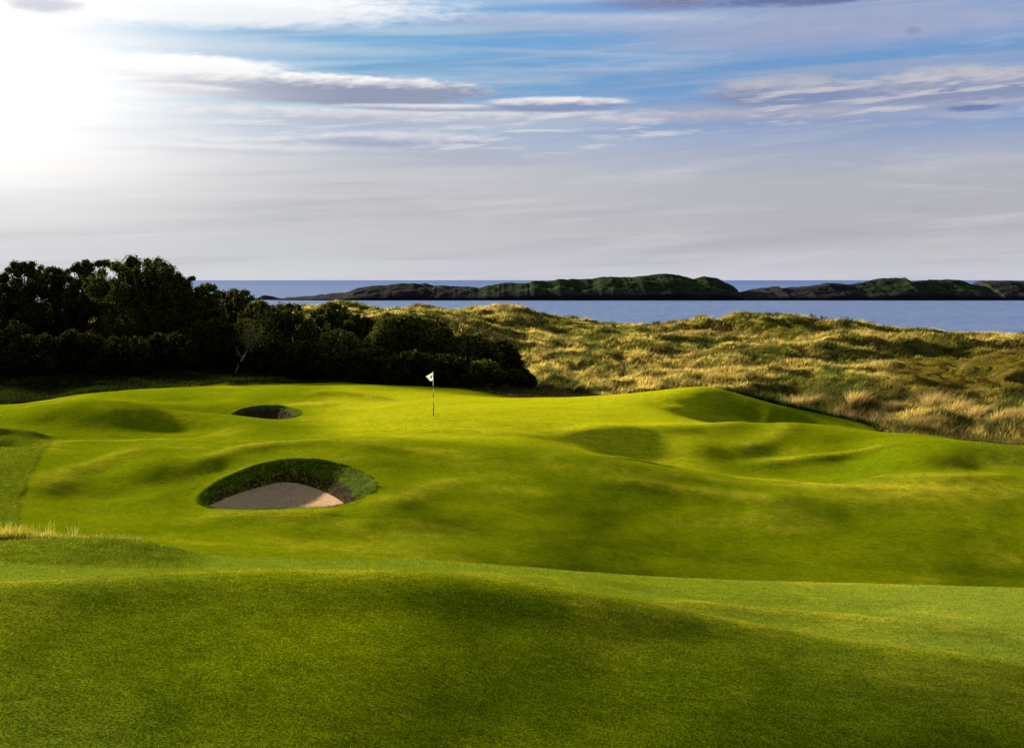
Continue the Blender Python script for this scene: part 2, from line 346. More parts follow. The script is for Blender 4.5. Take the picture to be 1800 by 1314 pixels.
def bsdf(nt, color, rough=.9, spec=.2, normal=None, sheen=0, sheen_tint=(1, 1, 1), **kw):
    b = nt.new('ShaderNodeBsdfPrincipled')
    nt.put(b.inputs['Base Color'], color); nt.put(b.inputs['Roughness'], rough); nt.put(b.inputs['Specular IOR Level'], spec)
    if normal is not None: nt.put(b.inputs['Normal'], normal)
    if sheen:
        nt.put(b.inputs['Sheen Weight'], sheen); b.inputs['Sheen Roughness'].default_value = .45
        b.inputs['Sheen Tint'].default_value = (*sheen_tint, 1)
    return b.outputs[0]
def bump(nt, h, strength=.5, dist=.02, normal=None):
    b = nt.new('ShaderNodeBump'); b.inputs['Strength'].default_value = strength; b.inputs['Distance'].default_value = dist
    nt.put(b.inputs['Height'], h)
    if normal is not None: nt.put(b.inputs['Normal'], normal)
    return b.outputs[0]

def srgb(r, g, b):
    return tuple(((c/255.)/12.92 if c/255. <= .04045 else ((c/255.+.055)/1.055)**2.4) for c in (r, g, b))

# ------------------------------------------------------------------ ground material
def turf_color(nt, P, mk, mk2):
    """mk: R green, G rough, B dry patches and painted crest highlight ; mk2: R wild, G dune, B pale"""
    s1 = nt.new('ShaderNodeSeparateColor'); nt.put(s1.inputs[0], mk)
    s2 = nt.new('ShaderNodeSeparateColor'); nt.put(s2.inputs[0], mk2)
    R, Gf, B = s1.outputs; W, D, Pl = s2.outputs
    n_big = nt.noise(P, .22, 4, .6)
    n_mid = nt.noise(nt.scale(P, (1., .7, 1.)), 1.6, 5, .65)
    n_fin = nt.noise(P, 38, 4, .75)
    n_str = nt.noise(nt.scale(P, (.35, 1.6, 1)), 2.2, 4, .6)
    fair = nt.mix(nt.ss(n_big, .35, .65), TURF['a'], TURF['b'])
    fair = nt.mix(nt.mul(nt.ss(n_mid, .48, .75), .35), fair, TURF['c'])
    fair = nt.mix(Pl, fair, TURF['pale'])
    grn = nt.mix(nt.ss(n_str, .35, .68), TURF['g1'], TURF['g2'])
    c = nt.mix(R, fair, grn)
    c = nt.mix(nt.mul(B, nt.ss(n_mid, .3, .7, .35, 1.)), c, TURF['dry'])  # one yellow for dry patches and for the painted crest highlights
    rc = nt.mix(nt.ss(nt.noise(P, 5, 4, .7), .4, .65), TURF['r1'], TURF['r2'])
    c = nt.mix(Gf, c, rc)
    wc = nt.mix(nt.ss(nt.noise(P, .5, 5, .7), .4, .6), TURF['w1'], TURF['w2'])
    dc = nt.mix(nt.ss(nt.noise(P, .55, 6, .7), .38, .62), TURF['d1'], TURF['d2'])
    dc = nt.mix(nt.ss(nt.noise(P, .9, 5, .7), .55, .7), dc, TURF['d3'])
    c = nt.mix(W, c, wc); c = nt.mix(D, c, dc)
    amt = nt.mul(nt.ss(n_fin, .30, .70, .15, 1.9), nt.ss(nt.noise(nt.scale(P, (2., 5., 2.)), 1.5, 6, .75), .3, .7, .7, 1.3))
    c = nt.mix(1.0, c, nt.comb(amt, amt, amt), 'MULTIPLY')
    return c, n_fin, n_mid, (R, Gf, B, W, D, Pl)
TURF = dict(a=(.108, .168, .003), b=(.185, .235, .003), c=(.29, .28, .005), pale=(.24, .31, .03),
            g1=(.45, .475, .008), g2=(.58, .56, .012), dry=(.66, .56, .03),  # the dry colour also paints the crest highlights
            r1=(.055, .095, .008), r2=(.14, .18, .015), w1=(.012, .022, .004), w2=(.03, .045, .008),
            d1=(.13, .085, .020), d2=(.06, .05, .013), d3=(.26, .19, .06))
m_ground, nt = material('turf')
P = pos(nt)
col, nf, nm, ch = turf_color(nt, P, nt.attr('cover').outputs['Color'], nt.attr('cover2').outputs['Color'])
hgt = nt.add(nt.mul(nf, .8), nt.mul(nt.noise(P, 14, 5, .8), .8))
nrm = bump(nt, hgt, .75, .035)
finish(nt, bsdf(nt, col, .95, .0, nrm, sheen=.16, sheen_tint=(.85, .85, .0)))

# ------------------------------------------------------------------ bunkers: rims in (u, d)
def closed_curve(keys, n):
    """smooth closed Catmull-Rom through keys (k, dim)"""
    K = np.asarray(keys, float); k = len(K); out = []
    for t in np.linspace(0, k, n, endpoint=False):
        i = int(t); f = t - i
        p0, p1, p2, p3 = K[(i-1) % k], K[i % k], K[(i+1) % k], K[(i+2) % k]
        out.append(.5*((2*p1)+(-p0+p2)*f+(2*p0-5*p1+4*p2-p3)*f*f+(-p0+3*p1-3*p2+p3)*f**3))
    return np.array(out)
RIMS = {}
RIMS['near'] = dict(rim=[(347, 38.4), (360, 39.9), (394, 41.4), (442, 42.6), (496, 43.3), (550, 43.4), (604, 42.8), (644, 41.5), (661, 40.3), (663, 39.3), (650, 38.4), (610, 37.6), (540, 37.1), (450, 36.9), (390, 37.2), (358, 37.6)],
    base=[(364, 38.3, 890), (378, 39.3, 883), (406, 40.5, 871), (446, 41.8, 858), (490, 42.6, 847), (525, 42.5, 849), (558, 41.8, 859), (582, 40.6, 870), (598, 39.5, 880), (606, 38.7, 888), (604, 38.0, 893), (585, 37.7, 905), (530, 37.4, 912), (450, 37.3, 914), (395, 37.45, 909), (370, 37.7, 899)], floor=-8.0)
RIMS['far'] = dict(rim=[(383, 59.4), (395, 61.6), (420, 63.2), (455, 63.9), (495, 63.6), (523, 62.2), (531, 60.8), (522, 59.6), (500, 58.6), (470, 58.0), (430, 57.9), (398, 58.4)],
    base=[(394, 59.4, 748), (404, 60.8, 745), (425, 61.9, 743), (455, 62.4, 742), (485, 62.1, 743), (500, 61.2, 744), (504, 60.4, 746), (500, 59.8, 749), (490, 59.2, 752), (465, 58.7, 754), (430, 58.6, 754), (404, 58.9, 751)], floor=-7.95)
def inside_poly(px, py, poly):
    r = np.zeros(px.shape, bool); n = len(poly)
    for i in range(n):
        x1, y1 = poly[i]; x2, y2 = poly[(i+1) % n]
        c = ((y1 > py) != (y2 > py)); xi = (x2-x1)*(py-y1)/((y2-y1) if abs(y2-y1) > 1e-9 else 1e-9)+x1
        r ^= c & (px < xi)
    return r
ZG = ZZ.copy()
for b in RIMS.values():
    b['loop'] = closed_curve(b['rim'], 160)
    ins = inside_poly(UU, DD, b['loop'])
    b['rim_z'] = ground_z((b['loop'][:, 0]-U0)/F*b['loop'][:, 1], b['loop'][:, 1])
    ZG = np.where(ins, b['floor'] - .6, ZG)

idx = np.arange(ND*NU).reshape(ND, NU)
Q = np.stack([idx[:-1, :-1], idx[:-1, 1:], idx[1:, 1:], idx[1:, :-1]], -1).reshape(-1, 4)
Vg = np.stack([XX, DD, ZG], -1).reshape(-1, 3)
one = np.ones_like(XX)
cov = np.stack([GREEN, ROUGH, DRY_LIT, one], -1).reshape(-1, 4)
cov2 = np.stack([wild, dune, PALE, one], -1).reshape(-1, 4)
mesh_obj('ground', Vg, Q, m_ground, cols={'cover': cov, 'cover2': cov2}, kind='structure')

# ------------------------------------------------------------------ sea
m_sea, nt = material('sea_water')
P = pos(nt)
sw = nt.noise(nt.scale(P, (.10, .045, 1)), 1.0, 6, .7)
dist = nt.new('ShaderNodeSeparateXYZ'); nt.put(dist.inputs[0], P)
far = nt.ss(dist.outputs[1], 900, 9000)
c = nt.mix(far, srgb(116, 144, 196), srgb(76, 120, 186))
c = nt.mix(nt.ss(sw, .45, .62, 0, .55), c, srgb(150, 162, 214))
c = nt.mix(nt.ss(sw, .5, .35, 0, .4), c, srgb(80, 98, 165))
c = nt.mix(nt.mul(nt.ss(nt.noise(nt.scale(P, (.0012, .012, 1)), 1.0, 4, .6), .5, .68), .45), c, srgb(150, 158, 195))
wv = nt.noise(nt.scale(P, (.25, .9, 1)), 1.0, 4, .7)
finish(nt, bsdf(nt, c, .45, .25, bump(nt, nt.add(wv, nt.mul(sw, 3.)), .6, .6)))
E = 120000.
mesh_obj('sea', [(-E, 150, SEA), (E, 150, SEA), (E, E, SEA), (-E, E, SEA)], [(0, 1, 2, 3)], m_sea, kind='structure')

# ------------------------------------------------------------------ bunkers
m_sand, nt = material('sand')
P = pos(nt)
n1 = nt.noise(P, 3, 5, .6); n2 = nt.noise(P, 60, 3, .7)
sc_ = nt.mix(nt.ss(n1, .35, .65), (.76, .44, .26), (.84, .53, .34))
sc_ = nt.mix(nt.ss(nt.noise(nt.scale(P, (3., 16., 1.)), 1.2, 4, .6, .6), .42, .62, 0, .45), sc_, (.50, .32, .20))
sc_ = nt.mix(nt.ss(n2, .3, .7, 0, .35), sc_, (.34, .25, .18))
finish(nt, bsdf(nt, sc_, .95, .05, bump(nt, nt.add(n2, nt.mul(nt.noise(P, 8, 4, .6), 2.)), .5, .03)))
m_face, nt = material('revetted_turf')
P = pos(nt)
n1 = nt.noise(P, 7, 5, .7); n2 = nt.noise(nt.scale(P, (1, 1, 3)), 14, 4, .7)
vc = nt.attr('tone').outputs['Color']
fc = nt.mix(1., vc, nt.ramp(n2, [(.25, (.35, .35, .35)), (.7, (1.3, 1.3, 1.3))]), 'MULTIPLY')
finish(nt, bsdf(nt, fc, .95, .03, bump(nt, nt.add(n1, n2), 1., .08)))
m_blade, nt = material('grass_blades')
vc = nt.attr('tone').outputs['Color']
d1 = nt.new('ShaderNodeBsdfDiffuse'); nt.put(d1.inputs[0], vc)
d2 = nt.new('ShaderNodeBsdfTranslucent'); nt.put(d2.inputs[0], vc)
mx = nt.new('ShaderNodeMixShader'); mx.inputs[0].default_value = .55
nt.l.new(d1.outputs[0], mx.inputs[1]); nt.l.new(d2.outputs[0], mx.inputs[2]); finish(nt, mx.outputs[0])

def blades(name, P, H, Wd, lean, tone, root_tone=.45, seg=1, **kw):
    """one tapering blade per row of P: height H, width Wd, lean (n,2), tone (n,3)"""
    n = len(P)
    an = rng.uniform(0, math.pi*2, n)
    wv = np.stack([np.cos(an), np.sin(an), np.zeros(n)], 1) * Wd[:, None] * .5
    tip = np.stack([lean[:, 0], lean[:, 1], np.ones(n)], 1) * H[:, None]
    if seg == 1:
        V = np.stack([P - wv, P + wv, P + tip], 1).reshape(-1, 3)
        Fc = np.arange(3*n).reshape(n, 3)
        T = np.stack([tone*root_tone, tone*root_tone, tone], 1).reshape(-1, 3)
    else:
        mid = np.stack([lean[:, 0]*.28, lean[:, 1]*.28, np.full(n, .58)], 1) * H[:, None]
        V = np.stack([P - wv, P + wv, P + mid + wv*.75, P + mid - wv*.75, P + tip], 1).reshape(-1, 3)
        b = np.arange(n)[:, None]*5
        Fc = np.concatenate([b + np.array([0, 1, 2]), b + np.array([0, 2, 3]), b + np.array([3, 2, 4])])
        T = np.stack([tone*root_tone, tone*root_tone, tone*.8, tone*.8, tone], 1).reshape(-1, 3)
    T = np.concatenate([T, np.ones((len(T), 1))], 1)
    return mesh_obj(name, V, Fc, m_blade, smooth=False, cols={'tone': T}, **kw)

def make_bunker(key, label, sandy):
    b = RIMS[key]; n = 160
    rim = b['loop']; base = closed_curve(b['base'], n)
    RX = (rim[:, 0]-U0)/F*rim[:, 1]; RY = rim[:, 1]; RZ = b['rim_z']
    BX = (base[:, 0]-U0)/F*base[:, 1]; BY = base[:, 1]; BZ = -(base[:, 2]-V0)/F*base[:, 1]
    cx, cy = BX.mean(), BY.mean()
    loc = np.array([cx, cy, b['floor']])
    root = empty('bunker', loc, label, 'bunker')
    ox, oy = RX-RX.mean(), RY-RY.mean(); ol = np.hypot(ox, oy); ox /= ol; oy /= ol
    # lip of mown turf overlapping the ground
    rows = []
    for k, (off, up) in enumerate([(-.03, -.05), (-.02, .0), (.02, .020), (.10, .016), (.24, .010), (.42, -.012)]):
        x, y = RX+ox*off, RY+oy*off
        z = np.where(off <= 0, RZ, 0) + (ground_z(x, y) if off > 0 else 0) + up
        rows.append(np.stack([x, y, z], 1))
    V = np.concatenate(rows) ; K = len(rows)
    def ringfaces(K):
        i = np.arange(n); f = []
        for k in range(K-1):
            f.append(np.stack([k*n+i, k*n+(i+1) % n, (k+1)*n+(i+1) % n, (k+1)*n+i], 1))
        return np.concatenate(f)
    fcs = ringfaces(K)[:, ::-1]
    c1 = np.stack([sample(GREEN, V[:, 0], V[:, 1]), sample(ROUGH, V[:, 0], V[:, 1]), np.clip(sample(DRY_LIT, V[:, 0], V[:, 1]), 0, 1), np.ones(len(V))], 1)
    c2 = np.stack([np.zeros(len(V))]*3 + [np.ones(len(V))], 1)
    mesh_obj('turf_lip', V-loc, fcs, m_ground, parent=root, cols={'cover': c1, 'cover2': c2})
    # turf face
    NR = 22; V = []; T = []
    g1 = np.array([.055, .10, .006]); g2 = np.array([.13, .19, .012]); e1 = np.array([.10, .065, .035]); e2 = np.array([.035, .022, .014])
    if key == 'far': g1, g2 = g1*1.0, g2*.8
    ang = np.linspace(0, 2*math.pi, n, endpoint=False)
    for k in range(NR):
        t = k/(NR-1.)
        x = RX*(1-t)+BX*t; y = RY*(1-t)+BY*t
        tz = t**.85
        z = RZ*(1-tz)+BZ*tz
        nn = .05*fbm(ang*14, np.full(n, t*7.), 5, 4)*math.sin(math.pi*min(1, t*1.15)) 
        x = x-ox*nn*1.6; y = y-oy*nn*1.6; z = z+nn
        if k == NR-1: z = z-.03
        V.append(np.stack([x, y, z], 1))
        q = fbm(ang*9, np.full(n, t*5.), 9, 3)
        edge_ = (.56 + .22*q) if key == 'near' else (.22 + .3*q)
        e = sstep(edge_-.08, edge_+.08, np.full(n, t))[:, None]
        gg = (g1 + (g2-g1)*np.clip(.5+q, 0, 1)[:, None]); ee = e2+(e1-e2)*np.clip(.5+1.6*fbm(ang*30, np.full(n, t*12.), 19, 3), 0, 1)[:, None]
        T.append(np.concatenate([gg*(1-e)+ee*e, np.ones((n, 1))], 1))
    WV = np.concatenate(V); WT = np.concatenate(T)
    face = mesh_obj('turf_face', WV-loc, ringfaces(NR)[:, ::-1], m_face, parent=root, cols={'tone': WT})
    # hanging grass on the face
    nb = 9000 if key == 'near' else 5000
    ii = rng.integers(0, n, nb); kk = np.minimum(rng.random(nb)**1.2*(NR-1), NR-1.01)
    k0 = kk.astype(int); fr = (kk-k0)[:, None]
    A = WV.reshape(NR, n, 3); TT = WT.reshape(NR, n, 4)
    jn = (ii+1) % n; fi = rng.random(nb)[:, None]
    Pp = (A[k0, ii]*(1-fi)+A[k0, jn]*fi)*(1-fr)+(A[k0+1, ii]*(1-fi)+A[k0+1, jn]*fi)*fr
    tn = TT[k0, ii, :3]*rng.uniform(.5, 2.0, (nb, 1))
    lean = np.stack([-ox[ii]*1.3+.7, -oy[ii]*1.3], 1)+rng.normal(0, .5, (nb, 2))
    tip_h = rng.uniform(.03, .09, nb)*np.where(rng.random(nb) < .5, 1, -.3)
    hb = blades('hanging_grass', Pp-loc, tip_h, np.full(nb, .02), lean*1.0, tn, .6, parent=face)
    # ragged grass along the rim
    nr_ = 5200; ti = rng.uniform(0, n, nr_); i0 = ti.astype(int) % n; i1 = (i0+1) % n; ft = ti-ti.astype(int)
    px = RX[i0]*(1-ft)+RX[i1]*ft; py = RY[i0]*(1-ft)+RY[i1]*ft; o2 = rng.uniform(-.04, .07, nr_)
    px = px+ox[i0]*o2; py = py+oy[i0]*o2; pz = RZ[i0]*(1-ft)+RZ[i1]*ft
    hh_ = rng.uniform(.02, .06, nr_)*(1+.8*vnoise(ti/3., ti*0, 8))
    blades('rim_grass', np.stack([px, py, pz], 1)-loc, hh_, np.full(nr_, .018), np.stack([-ox[i0]*.9, -oy[i0]*.9], 1)+rng.normal(0, .6, (nr_, 2)), np.array([.11, .16, .008])*rng.uniform(.4, 1.5, (nr_, 1)), .5, parent=root)
    # sand
    V = []; NS = 14
    for k in range(NS):
        t = k/(NS-1.); r = 1-t
        ex = 1.03 if k == 0 else 1.
        x = cx+(BX-cx)*r*ex; y = cy+(BY-cy)*r*ex
        z = b['floor']+(BZ-b['floor'])*r**2.2+.02*fbm(x*2.2, y*2.2, 77, 3)*(1-r*r)
        V.append(np.stack([x, y, z], 1))
    mesh_obj('sand', np.concatenate(V)-loc, ringfaces(NS)[:, ::-1], m_sand if sandy else m_face, parent=root, cols=None if sandy else {'tone': np.tile([.02, .03, .006, 1], (n*NS, 1))})
    return root
make_bunker('near', 'large sand bunker with pale sand and a grassy turf face, nearest the camera', True)
make_bunker('far', 'small dark bunker hollow with a brown turf face behind the left mound', True)

# ------------------------------------------------------------------ flagstick
def tube(path, radii, n=8):
    """path (k,3), radii (k,) -> V, faces"""
    path = np.asarray(path, float); k = len(path); V = []; Fc = []
    for i in range(k):
        d = path[min(i+1, k-1)]-path[max(i-1, 0)]; d /= np.linalg.norm(d)+1e-9
        a = np.cross(d, [0, 0, 1.]) if abs(d[2]) < .9 else np.cross(d, [1., 0, 0]); a /= np.linalg.norm(a); b = np.cross(d, a)
        for j in range(n):
            t = 2*math.pi*j/n; V.append(path[i]+radii[i]*(a*math.cos(t)+b*math.sin(t)))
    for i in range(k-1):
        for j in range(n): Fc.append((i*n+j, i*n+(j+1) % n, (i+1)*n+(j+1) % n, (i+1)*n+j))
    Fc.append(tuple(range(n))[::-1]); Fc.append(tuple((k-1)*n+j for j in range(n)))
    return V, Fc
def plain(name, color, rough=.5, spec=.3, trans=0., nscale=20, var=.15):
    m, nt = material(name); P = pos(nt); n_ = nt.noise(P, nscale, 4, .6)
    dk = tuple(c*(1-var) for c in color)
    c = nt.mix(n_, dk, color)
    s = bsdf(nt, c, rough, spec)
    if trans:
        t = nt.new('ShaderNodeBsdfTranslucent'); nt.put(t.inputs[0], c); mx = nt.new('ShaderNodeMixShader'); mx.inputs[0].default_value = trans
        nt.l.new(s, mx.inputs[1]); nt.l.new(t.outputs[0], mx.inputs[2]); s = mx.outputs[0]
    finish(nt, s); return m
m_white = plain('white_paint', (.8, .8, .76)); m_black = plain('dark_paint', (.015, .018, .012))
m_cloth = plain('flag_cloth', (.95, .93, .82), .8, .1, .5); m_maroon = plain('emblem_ink', (.03, .006, .004), .8, .1)
fb = world(762, 731, 57.); fb[2] = float(ground_z(fb[0], fb[1]))
fl = empty('flagstick', fb, 'thin black and white banded golf flagstick with white flag on the green', 'flagstick')
top = 2.20
V, Fc = tube([(0, 0, -.05), (-.003, 0, .6), (-.008, 0, 1.4), (-.016, 0, top)], [.019, .018, .017, .015], 10)
mesh_obj('pole', V, Fc, m_white, parent=fl)
for z0, z1 in ((0.0, .66), (.90, 1.13), (1.36, 1.52)):
    off = lambda z: -.003*z/.6 if z < .6 else -.003-.005*(z-.6)/.8
    V, Fc = tube([(off(z0), 0, z0), (off((z0+z1)/2), 0, (z0+z1)/2), (off(z1), 0, z1)], [.022]*3, 10)
    mesh_obj('band', V, Fc, m_black, parent=fl)
V, Fc = tube([(0, 0, .004), (0, 0, .010)], [.056, .056], 20)
mesh_obj('cup', V, Fc, m_black, parent=fl)
def flag_pt(s, t):   # s along fly, t down the hoist
    A = np.array([-.02, top-.01]); B = np.array([-.018, top-.40]); Cc = np.array([-.19, top-.475]); D = np.array([-.39, top-.24])
    p = (A*(1-s)+D*s)*(1-t)+(B*(1-s)+Cc*s)*t
    return np.array([p[0], .05*math.sin(s*6+t*1.5)*s+.02*math.sin(t*7)*s, p[1]-.02*math.sin(s*3.1)])
NSg = 14
V = [flag_pt(i/NSg, j/NSg) for j in range(NSg+1) for i in range(NSg+1)]
Fc = [(j*(NSg+1)+i, j*(NSg+1)+i+1, (j+1)*(NSg+1)+i+1, (j+1)*(NSg+1)+i) for j in range(NSg) for i in range(NSg)]
flag = mesh_obj('flag', V, Fc, m_cloth, parent=fl)
pts = []
for k in range(28):
    a = 2*math.pi*k/28; r = 1+.18*math.cos(3*a)+.10*math.sin(5*a)
    pts.append(flag_pt(.36+.155*r*math.cos(a), .47+.19*r*math.sin(a))+np.array([0, -.006, 0]))
V = [flag_pt(.36, .47)+np.array([0, -.006, 0])]+pts
mesh_obj('emblem', V, [(0, 1+k, 1+(k+1) % 28) for k in range(28)], m_maroon, parent=flag)

# ------------------------------------------------------------------ stone on the back edge of the green
def ico(sub):
    import bmesh
    bm = bmesh.new(); bmesh.ops.create_icosphere(bm, subdivisions=sub, radius=1); bm.verts.ensure_lookup_table()
    V = np.array([v.co[:] for v in bm.verts]); Fc = np.array([[v.index for v in f.verts] for f in bm.faces]); bm.free(); return V, Fc
IV, IF = ico(3)
n_ = 1+.16*fbm(IV[:, 0]*1.7+IV[:, 2], IV[:, 1]*1.7-IV[:, 2], 4, 3)
SV = IV*n_[:, None]*np.array([.15, .12, .12]); SV[:, 2] = np.maximum(SV[:, 2], -.07)
sx, sy = (1107-U0)/F*75.0, 75.0
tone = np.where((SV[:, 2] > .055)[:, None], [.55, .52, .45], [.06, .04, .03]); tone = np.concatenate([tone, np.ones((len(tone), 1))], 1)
def edge_top(u, lo=66, hi=82):
    """distance of the skyline crest of the mown ground in column u"""
    dd = np.linspace(lo, hi, 160); zz = ground_z((u-U0)/F*dd, dd); return dd[np.argmin(-zz/dd)]
dS = edge_top(1107); sx = (1107-U0)/F*dS
st_ = mesh_obj('stone', SV, IF, m_face, cols={'tone': tone}, label='small dark stone with a pale top on the back edge of the green', cat='stone')
st_.location = (sx, dS, float(ground_z(sx, dS))+.06)

# ------------------------------------------------------------------ trees and bushes
m_leaf, nt = material('foliage')
vc = nt.attr('tone').outputs['Color']
d1 = nt.new('ShaderNodeBsdfDiffuse'); nt.put(d1.inputs[0], vc)
d2 = nt.new('ShaderNodeBsdfTranslucent'); nt.put(d2.inputs[0], vc)
mx = nt.new('ShaderNodeMixShader'); mx.inputs[0].default_value = .25
nt.l.new(d1.outputs[0], mx.inputs[1]); nt.l.new(d2.outputs[0], mx.inputs[2]); finish(nt, mx.outputs[0])
m_bark, nt = material('bark'); P = pos(nt)
nb_ = nt.noise(nt.scale(P, (1, 1, .3)), 9, 5, .7)
finish(nt, bsdf(nt, nt.mix(nb_, (.02, .016, .012), (.09, .07, .055)), .9, .1, bump(nt, nb_, .8, .05)))
m_palebark, nt = material('pale_bark'); P = pos(nt)
nb_ = nt.noise(nt.scale(P, (1, 1, .4)), 7, 5, .7)
finish(nt, bsdf(nt, nt.mix(nt.ss(nb_, .4, .6), (.08, .07, .055), (.22, .20, .16)), .8, .1, bump(nt, nb_, .6, .05)))
IV1, IF1 = ico(2)

def tubes(paths):
    V = []; Fc = []
    for pth, rad in paths:
        v, f = tube(pth, rad, 6); o = len(V); V += v; Fc += [tuple(i+o for i in q) for q in f]
    return V, Fc

def plant(u, vtop, d, hw, label, cat='tree', group='trees and bushes behind the green', low=.12, tone=(.030, .042, .010), dens=1., bare=0., top=None, extra=()):
    if top is None:
        rr_ = np.random.default_rng(int(u*3+vtop)); k9 = np.linspace(-1, 1, 9)
        top = [(u+hw*q, vtop+hw*.9*(1-math.sqrt(max(0, 1-abs(q)**2.3)))*.9+rr_.normal(0, 2.5)) for q in k9]
    vtop = min(p[1] for p in top)
    x0, y0 = (u-U0)/F*d, d
    z0 = float(ground_z(x0, y0))-.1
    ztop = -(vtop-V0)/F*d
    H = max(1.0, ztop-z0); R = hw/F*d
    r_ = np.random.default_rng(int(u*7+vtop*13+d))
    isb = cat != 'tree'
    root = empty('bush' if isb else 'tree', (x0, y0, z0), label, cat, group)
    # lobes fill the crown: a row of small ones along the traced top, larger ones below
    Ls = []
    ou = [p[0] for p in top]; ov = [p[1] for p in top]; k_ = d/F
    vb = V0-z0/d*F; vlow = vb-(vb-min(ov))*low
    def put(uu_, vv_, rpx, yo):
        zc_ = -(vv_-V0)/F*d-z0
        if zc_ < .15: return
        Ls.append((np.array([(uu_-u)*k_, yo, zc_]), rpx*k_))
    wpx = ou[-1]-ou[0]; off = 0.; lay = 0
    while True:
        rp = [11, 17, 25, 32, 38, 40, 40][min(lay, 6)]*min(1.15, max(.55, wpx/110.))
        ins = min(wpx*.35, rp*.55+(0 if off < .5*(vlow-min(ov)) else 6))
        if off and min(ov)+off > vlow: break
        uu_ = ou[0]+ins*.8
        while uu_ <= ou[-1]-ins*.8+1:
            vt = np.interp(uu_, ou, ov)
            rj = rp*r_.uniform(.75, 1.25)
            put(uu_, vt+off+rj*.85+r_.normal(0, 1.5), rj, r_.normal(0, .35)*wpx*.5*k_)
            uu_ += rp*r_.uniform(.8, 1.25)
        off += rp*1.05; lay += 1
        if lay > 9: break
    for (eu, ev, er) in extra: put(eu, ev, er, r_.normal(0, .1))
    V = []; Fc = []; T = []; nv = 0
    tone = np.array(tone)
    for q, rr in Ls:
        nz = 1+.22*fbm(IV1[:, 0]*2+q[0], IV1[:, 1]*2+IV1[:, 2]*2, int(q[2]*10)+5, 2)
        cv = q+IV1*(rr*.74*nz)[:, None]; cv[:, 2] = np.maximum(cv[:, 2], .03)
        if bare < .5:
            V.append(cv); Fc.append(IF1+nv); nv += len(cv); T.append(np.tile(tone*.35, (len(cv), 1)))  # solid dark core added inside the lobe to block light
        n = int(rr*rr*430*dens)+60
        p = r_.normal(0, 1, (n, 3)); p /= np.linalg.norm(p, axis=1)[:, None]
        cl = vnoise(p[:, 0]*3.1+q[0]*3, p[:, 1]*3.1+p[:, 2]*3.1, 3)
        pr = rr*(.90+.30*cl+r_.normal(0, .07, n))
        c = q+p*pr[:, None]
        ok = c[:, 2] > .08
        if bare: ok &= r_.random(n) > bare
        c = c[ok]; p = p[ok]; cl = cl[ok]; n = len(c)
        nrm = p+r_.normal(0, .55, (n, 3)); nrm /= np.linalg.norm(nrm, axis=1)[:, None]
        a = np.cross(nrm, r_.normal(0, 1, (n, 3))); a /= np.linalg.norm(a, axis=1)[:, None]; b = np.cross(nrm, a)
        s = r_.uniform(.05, .10, n)[:, None]*(d/100.)**.5
        V.append(np.stack([c-a*s*1.25, c-b*s*.7, c+a*s*1.25, c+b*s*.7], 1).reshape(-1, 3))
        i = nv+np.arange(n)*4
        Fc.append(np.stack([i, i+1, i+2], 1)); Fc.append(np.stack([i, i+2, i+3], 1)); nv += 4*n
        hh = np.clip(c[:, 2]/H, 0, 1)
        sh = (.28+1.1*hh**1.8)*(1+.8*cl)*r_.uniform(.5, 1.5, n)  # crown shade painted into the leaves: dark low down, brighter towards the top
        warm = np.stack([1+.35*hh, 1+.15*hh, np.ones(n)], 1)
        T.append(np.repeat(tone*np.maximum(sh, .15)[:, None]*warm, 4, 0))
    V = np.concatenate(V); Fc = np.concatenate(Fc); T = np.concatenate(T); T = np.concatenate([T, np.ones((len(T), 1))], 1)
    mesh_obj('foliage' if isb else 'crown', V, Fc, m_leaf, parent=root, smooth=False, cols={'tone': T})
    # trunk and limbs
    paths = []
    if not isb:
        tp = [(0, 0, 0), (.1*r_.normal(), .1, H*.25), (.25*r_.normal(), 0, H*.5), (.2*r_.normal(), 0, H*.8)]
        tr = [.03*H, .024*H, .017*H, .006*H]; paths.append((tp, tr)); hub = np.array(tp[2])*.8
        for q, rr in Ls[:7]:
            s0 = np.array(tp[1])*.5+np.array(tp[2])*.5*r_.uniform(.6, 1.2)
            paths.append(([s0, s0*.45+q*.55+[0, 0, -.1*H*r_.random()], q], [.010*H, .007*H, .003*H]))
    else:
        for q, rr in Ls[:5]:
            paths.append(([(q[0]*.1, q[1]*.1, 0), q*.5, q], [.04, .03, .012]))
    v, f = tubes(paths)
    mesh_obj('stem' if isb else 'trunk', v, f, m_bark, parent=root)
    return root

DK = (.052, .064, .014); MD = (.078, .094, .020); LT = (.11, .14, .04)
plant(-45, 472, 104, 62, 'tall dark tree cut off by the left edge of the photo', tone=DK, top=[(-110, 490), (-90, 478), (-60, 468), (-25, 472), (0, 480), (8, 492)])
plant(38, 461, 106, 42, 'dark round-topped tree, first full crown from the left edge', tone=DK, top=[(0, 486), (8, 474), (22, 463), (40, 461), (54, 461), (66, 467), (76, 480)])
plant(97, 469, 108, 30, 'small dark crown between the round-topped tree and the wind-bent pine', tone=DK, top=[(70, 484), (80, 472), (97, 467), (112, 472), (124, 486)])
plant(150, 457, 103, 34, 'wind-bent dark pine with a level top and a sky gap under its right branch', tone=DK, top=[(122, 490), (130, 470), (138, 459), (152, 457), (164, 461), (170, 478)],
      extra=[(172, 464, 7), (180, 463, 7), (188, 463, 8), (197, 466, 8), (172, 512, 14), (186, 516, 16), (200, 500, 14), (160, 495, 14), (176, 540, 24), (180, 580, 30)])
plant(255, 450, 98, 76, 'tallest and broadest tree, dark dome above the left of the green', tone=MD, low=.05, top=[(184, 505), (188, 476), (202, 458), (222, 462), (238, 455), (254, 449), (272, 451), (292, 462), (312, 471), (322, 492), (332, 520)])
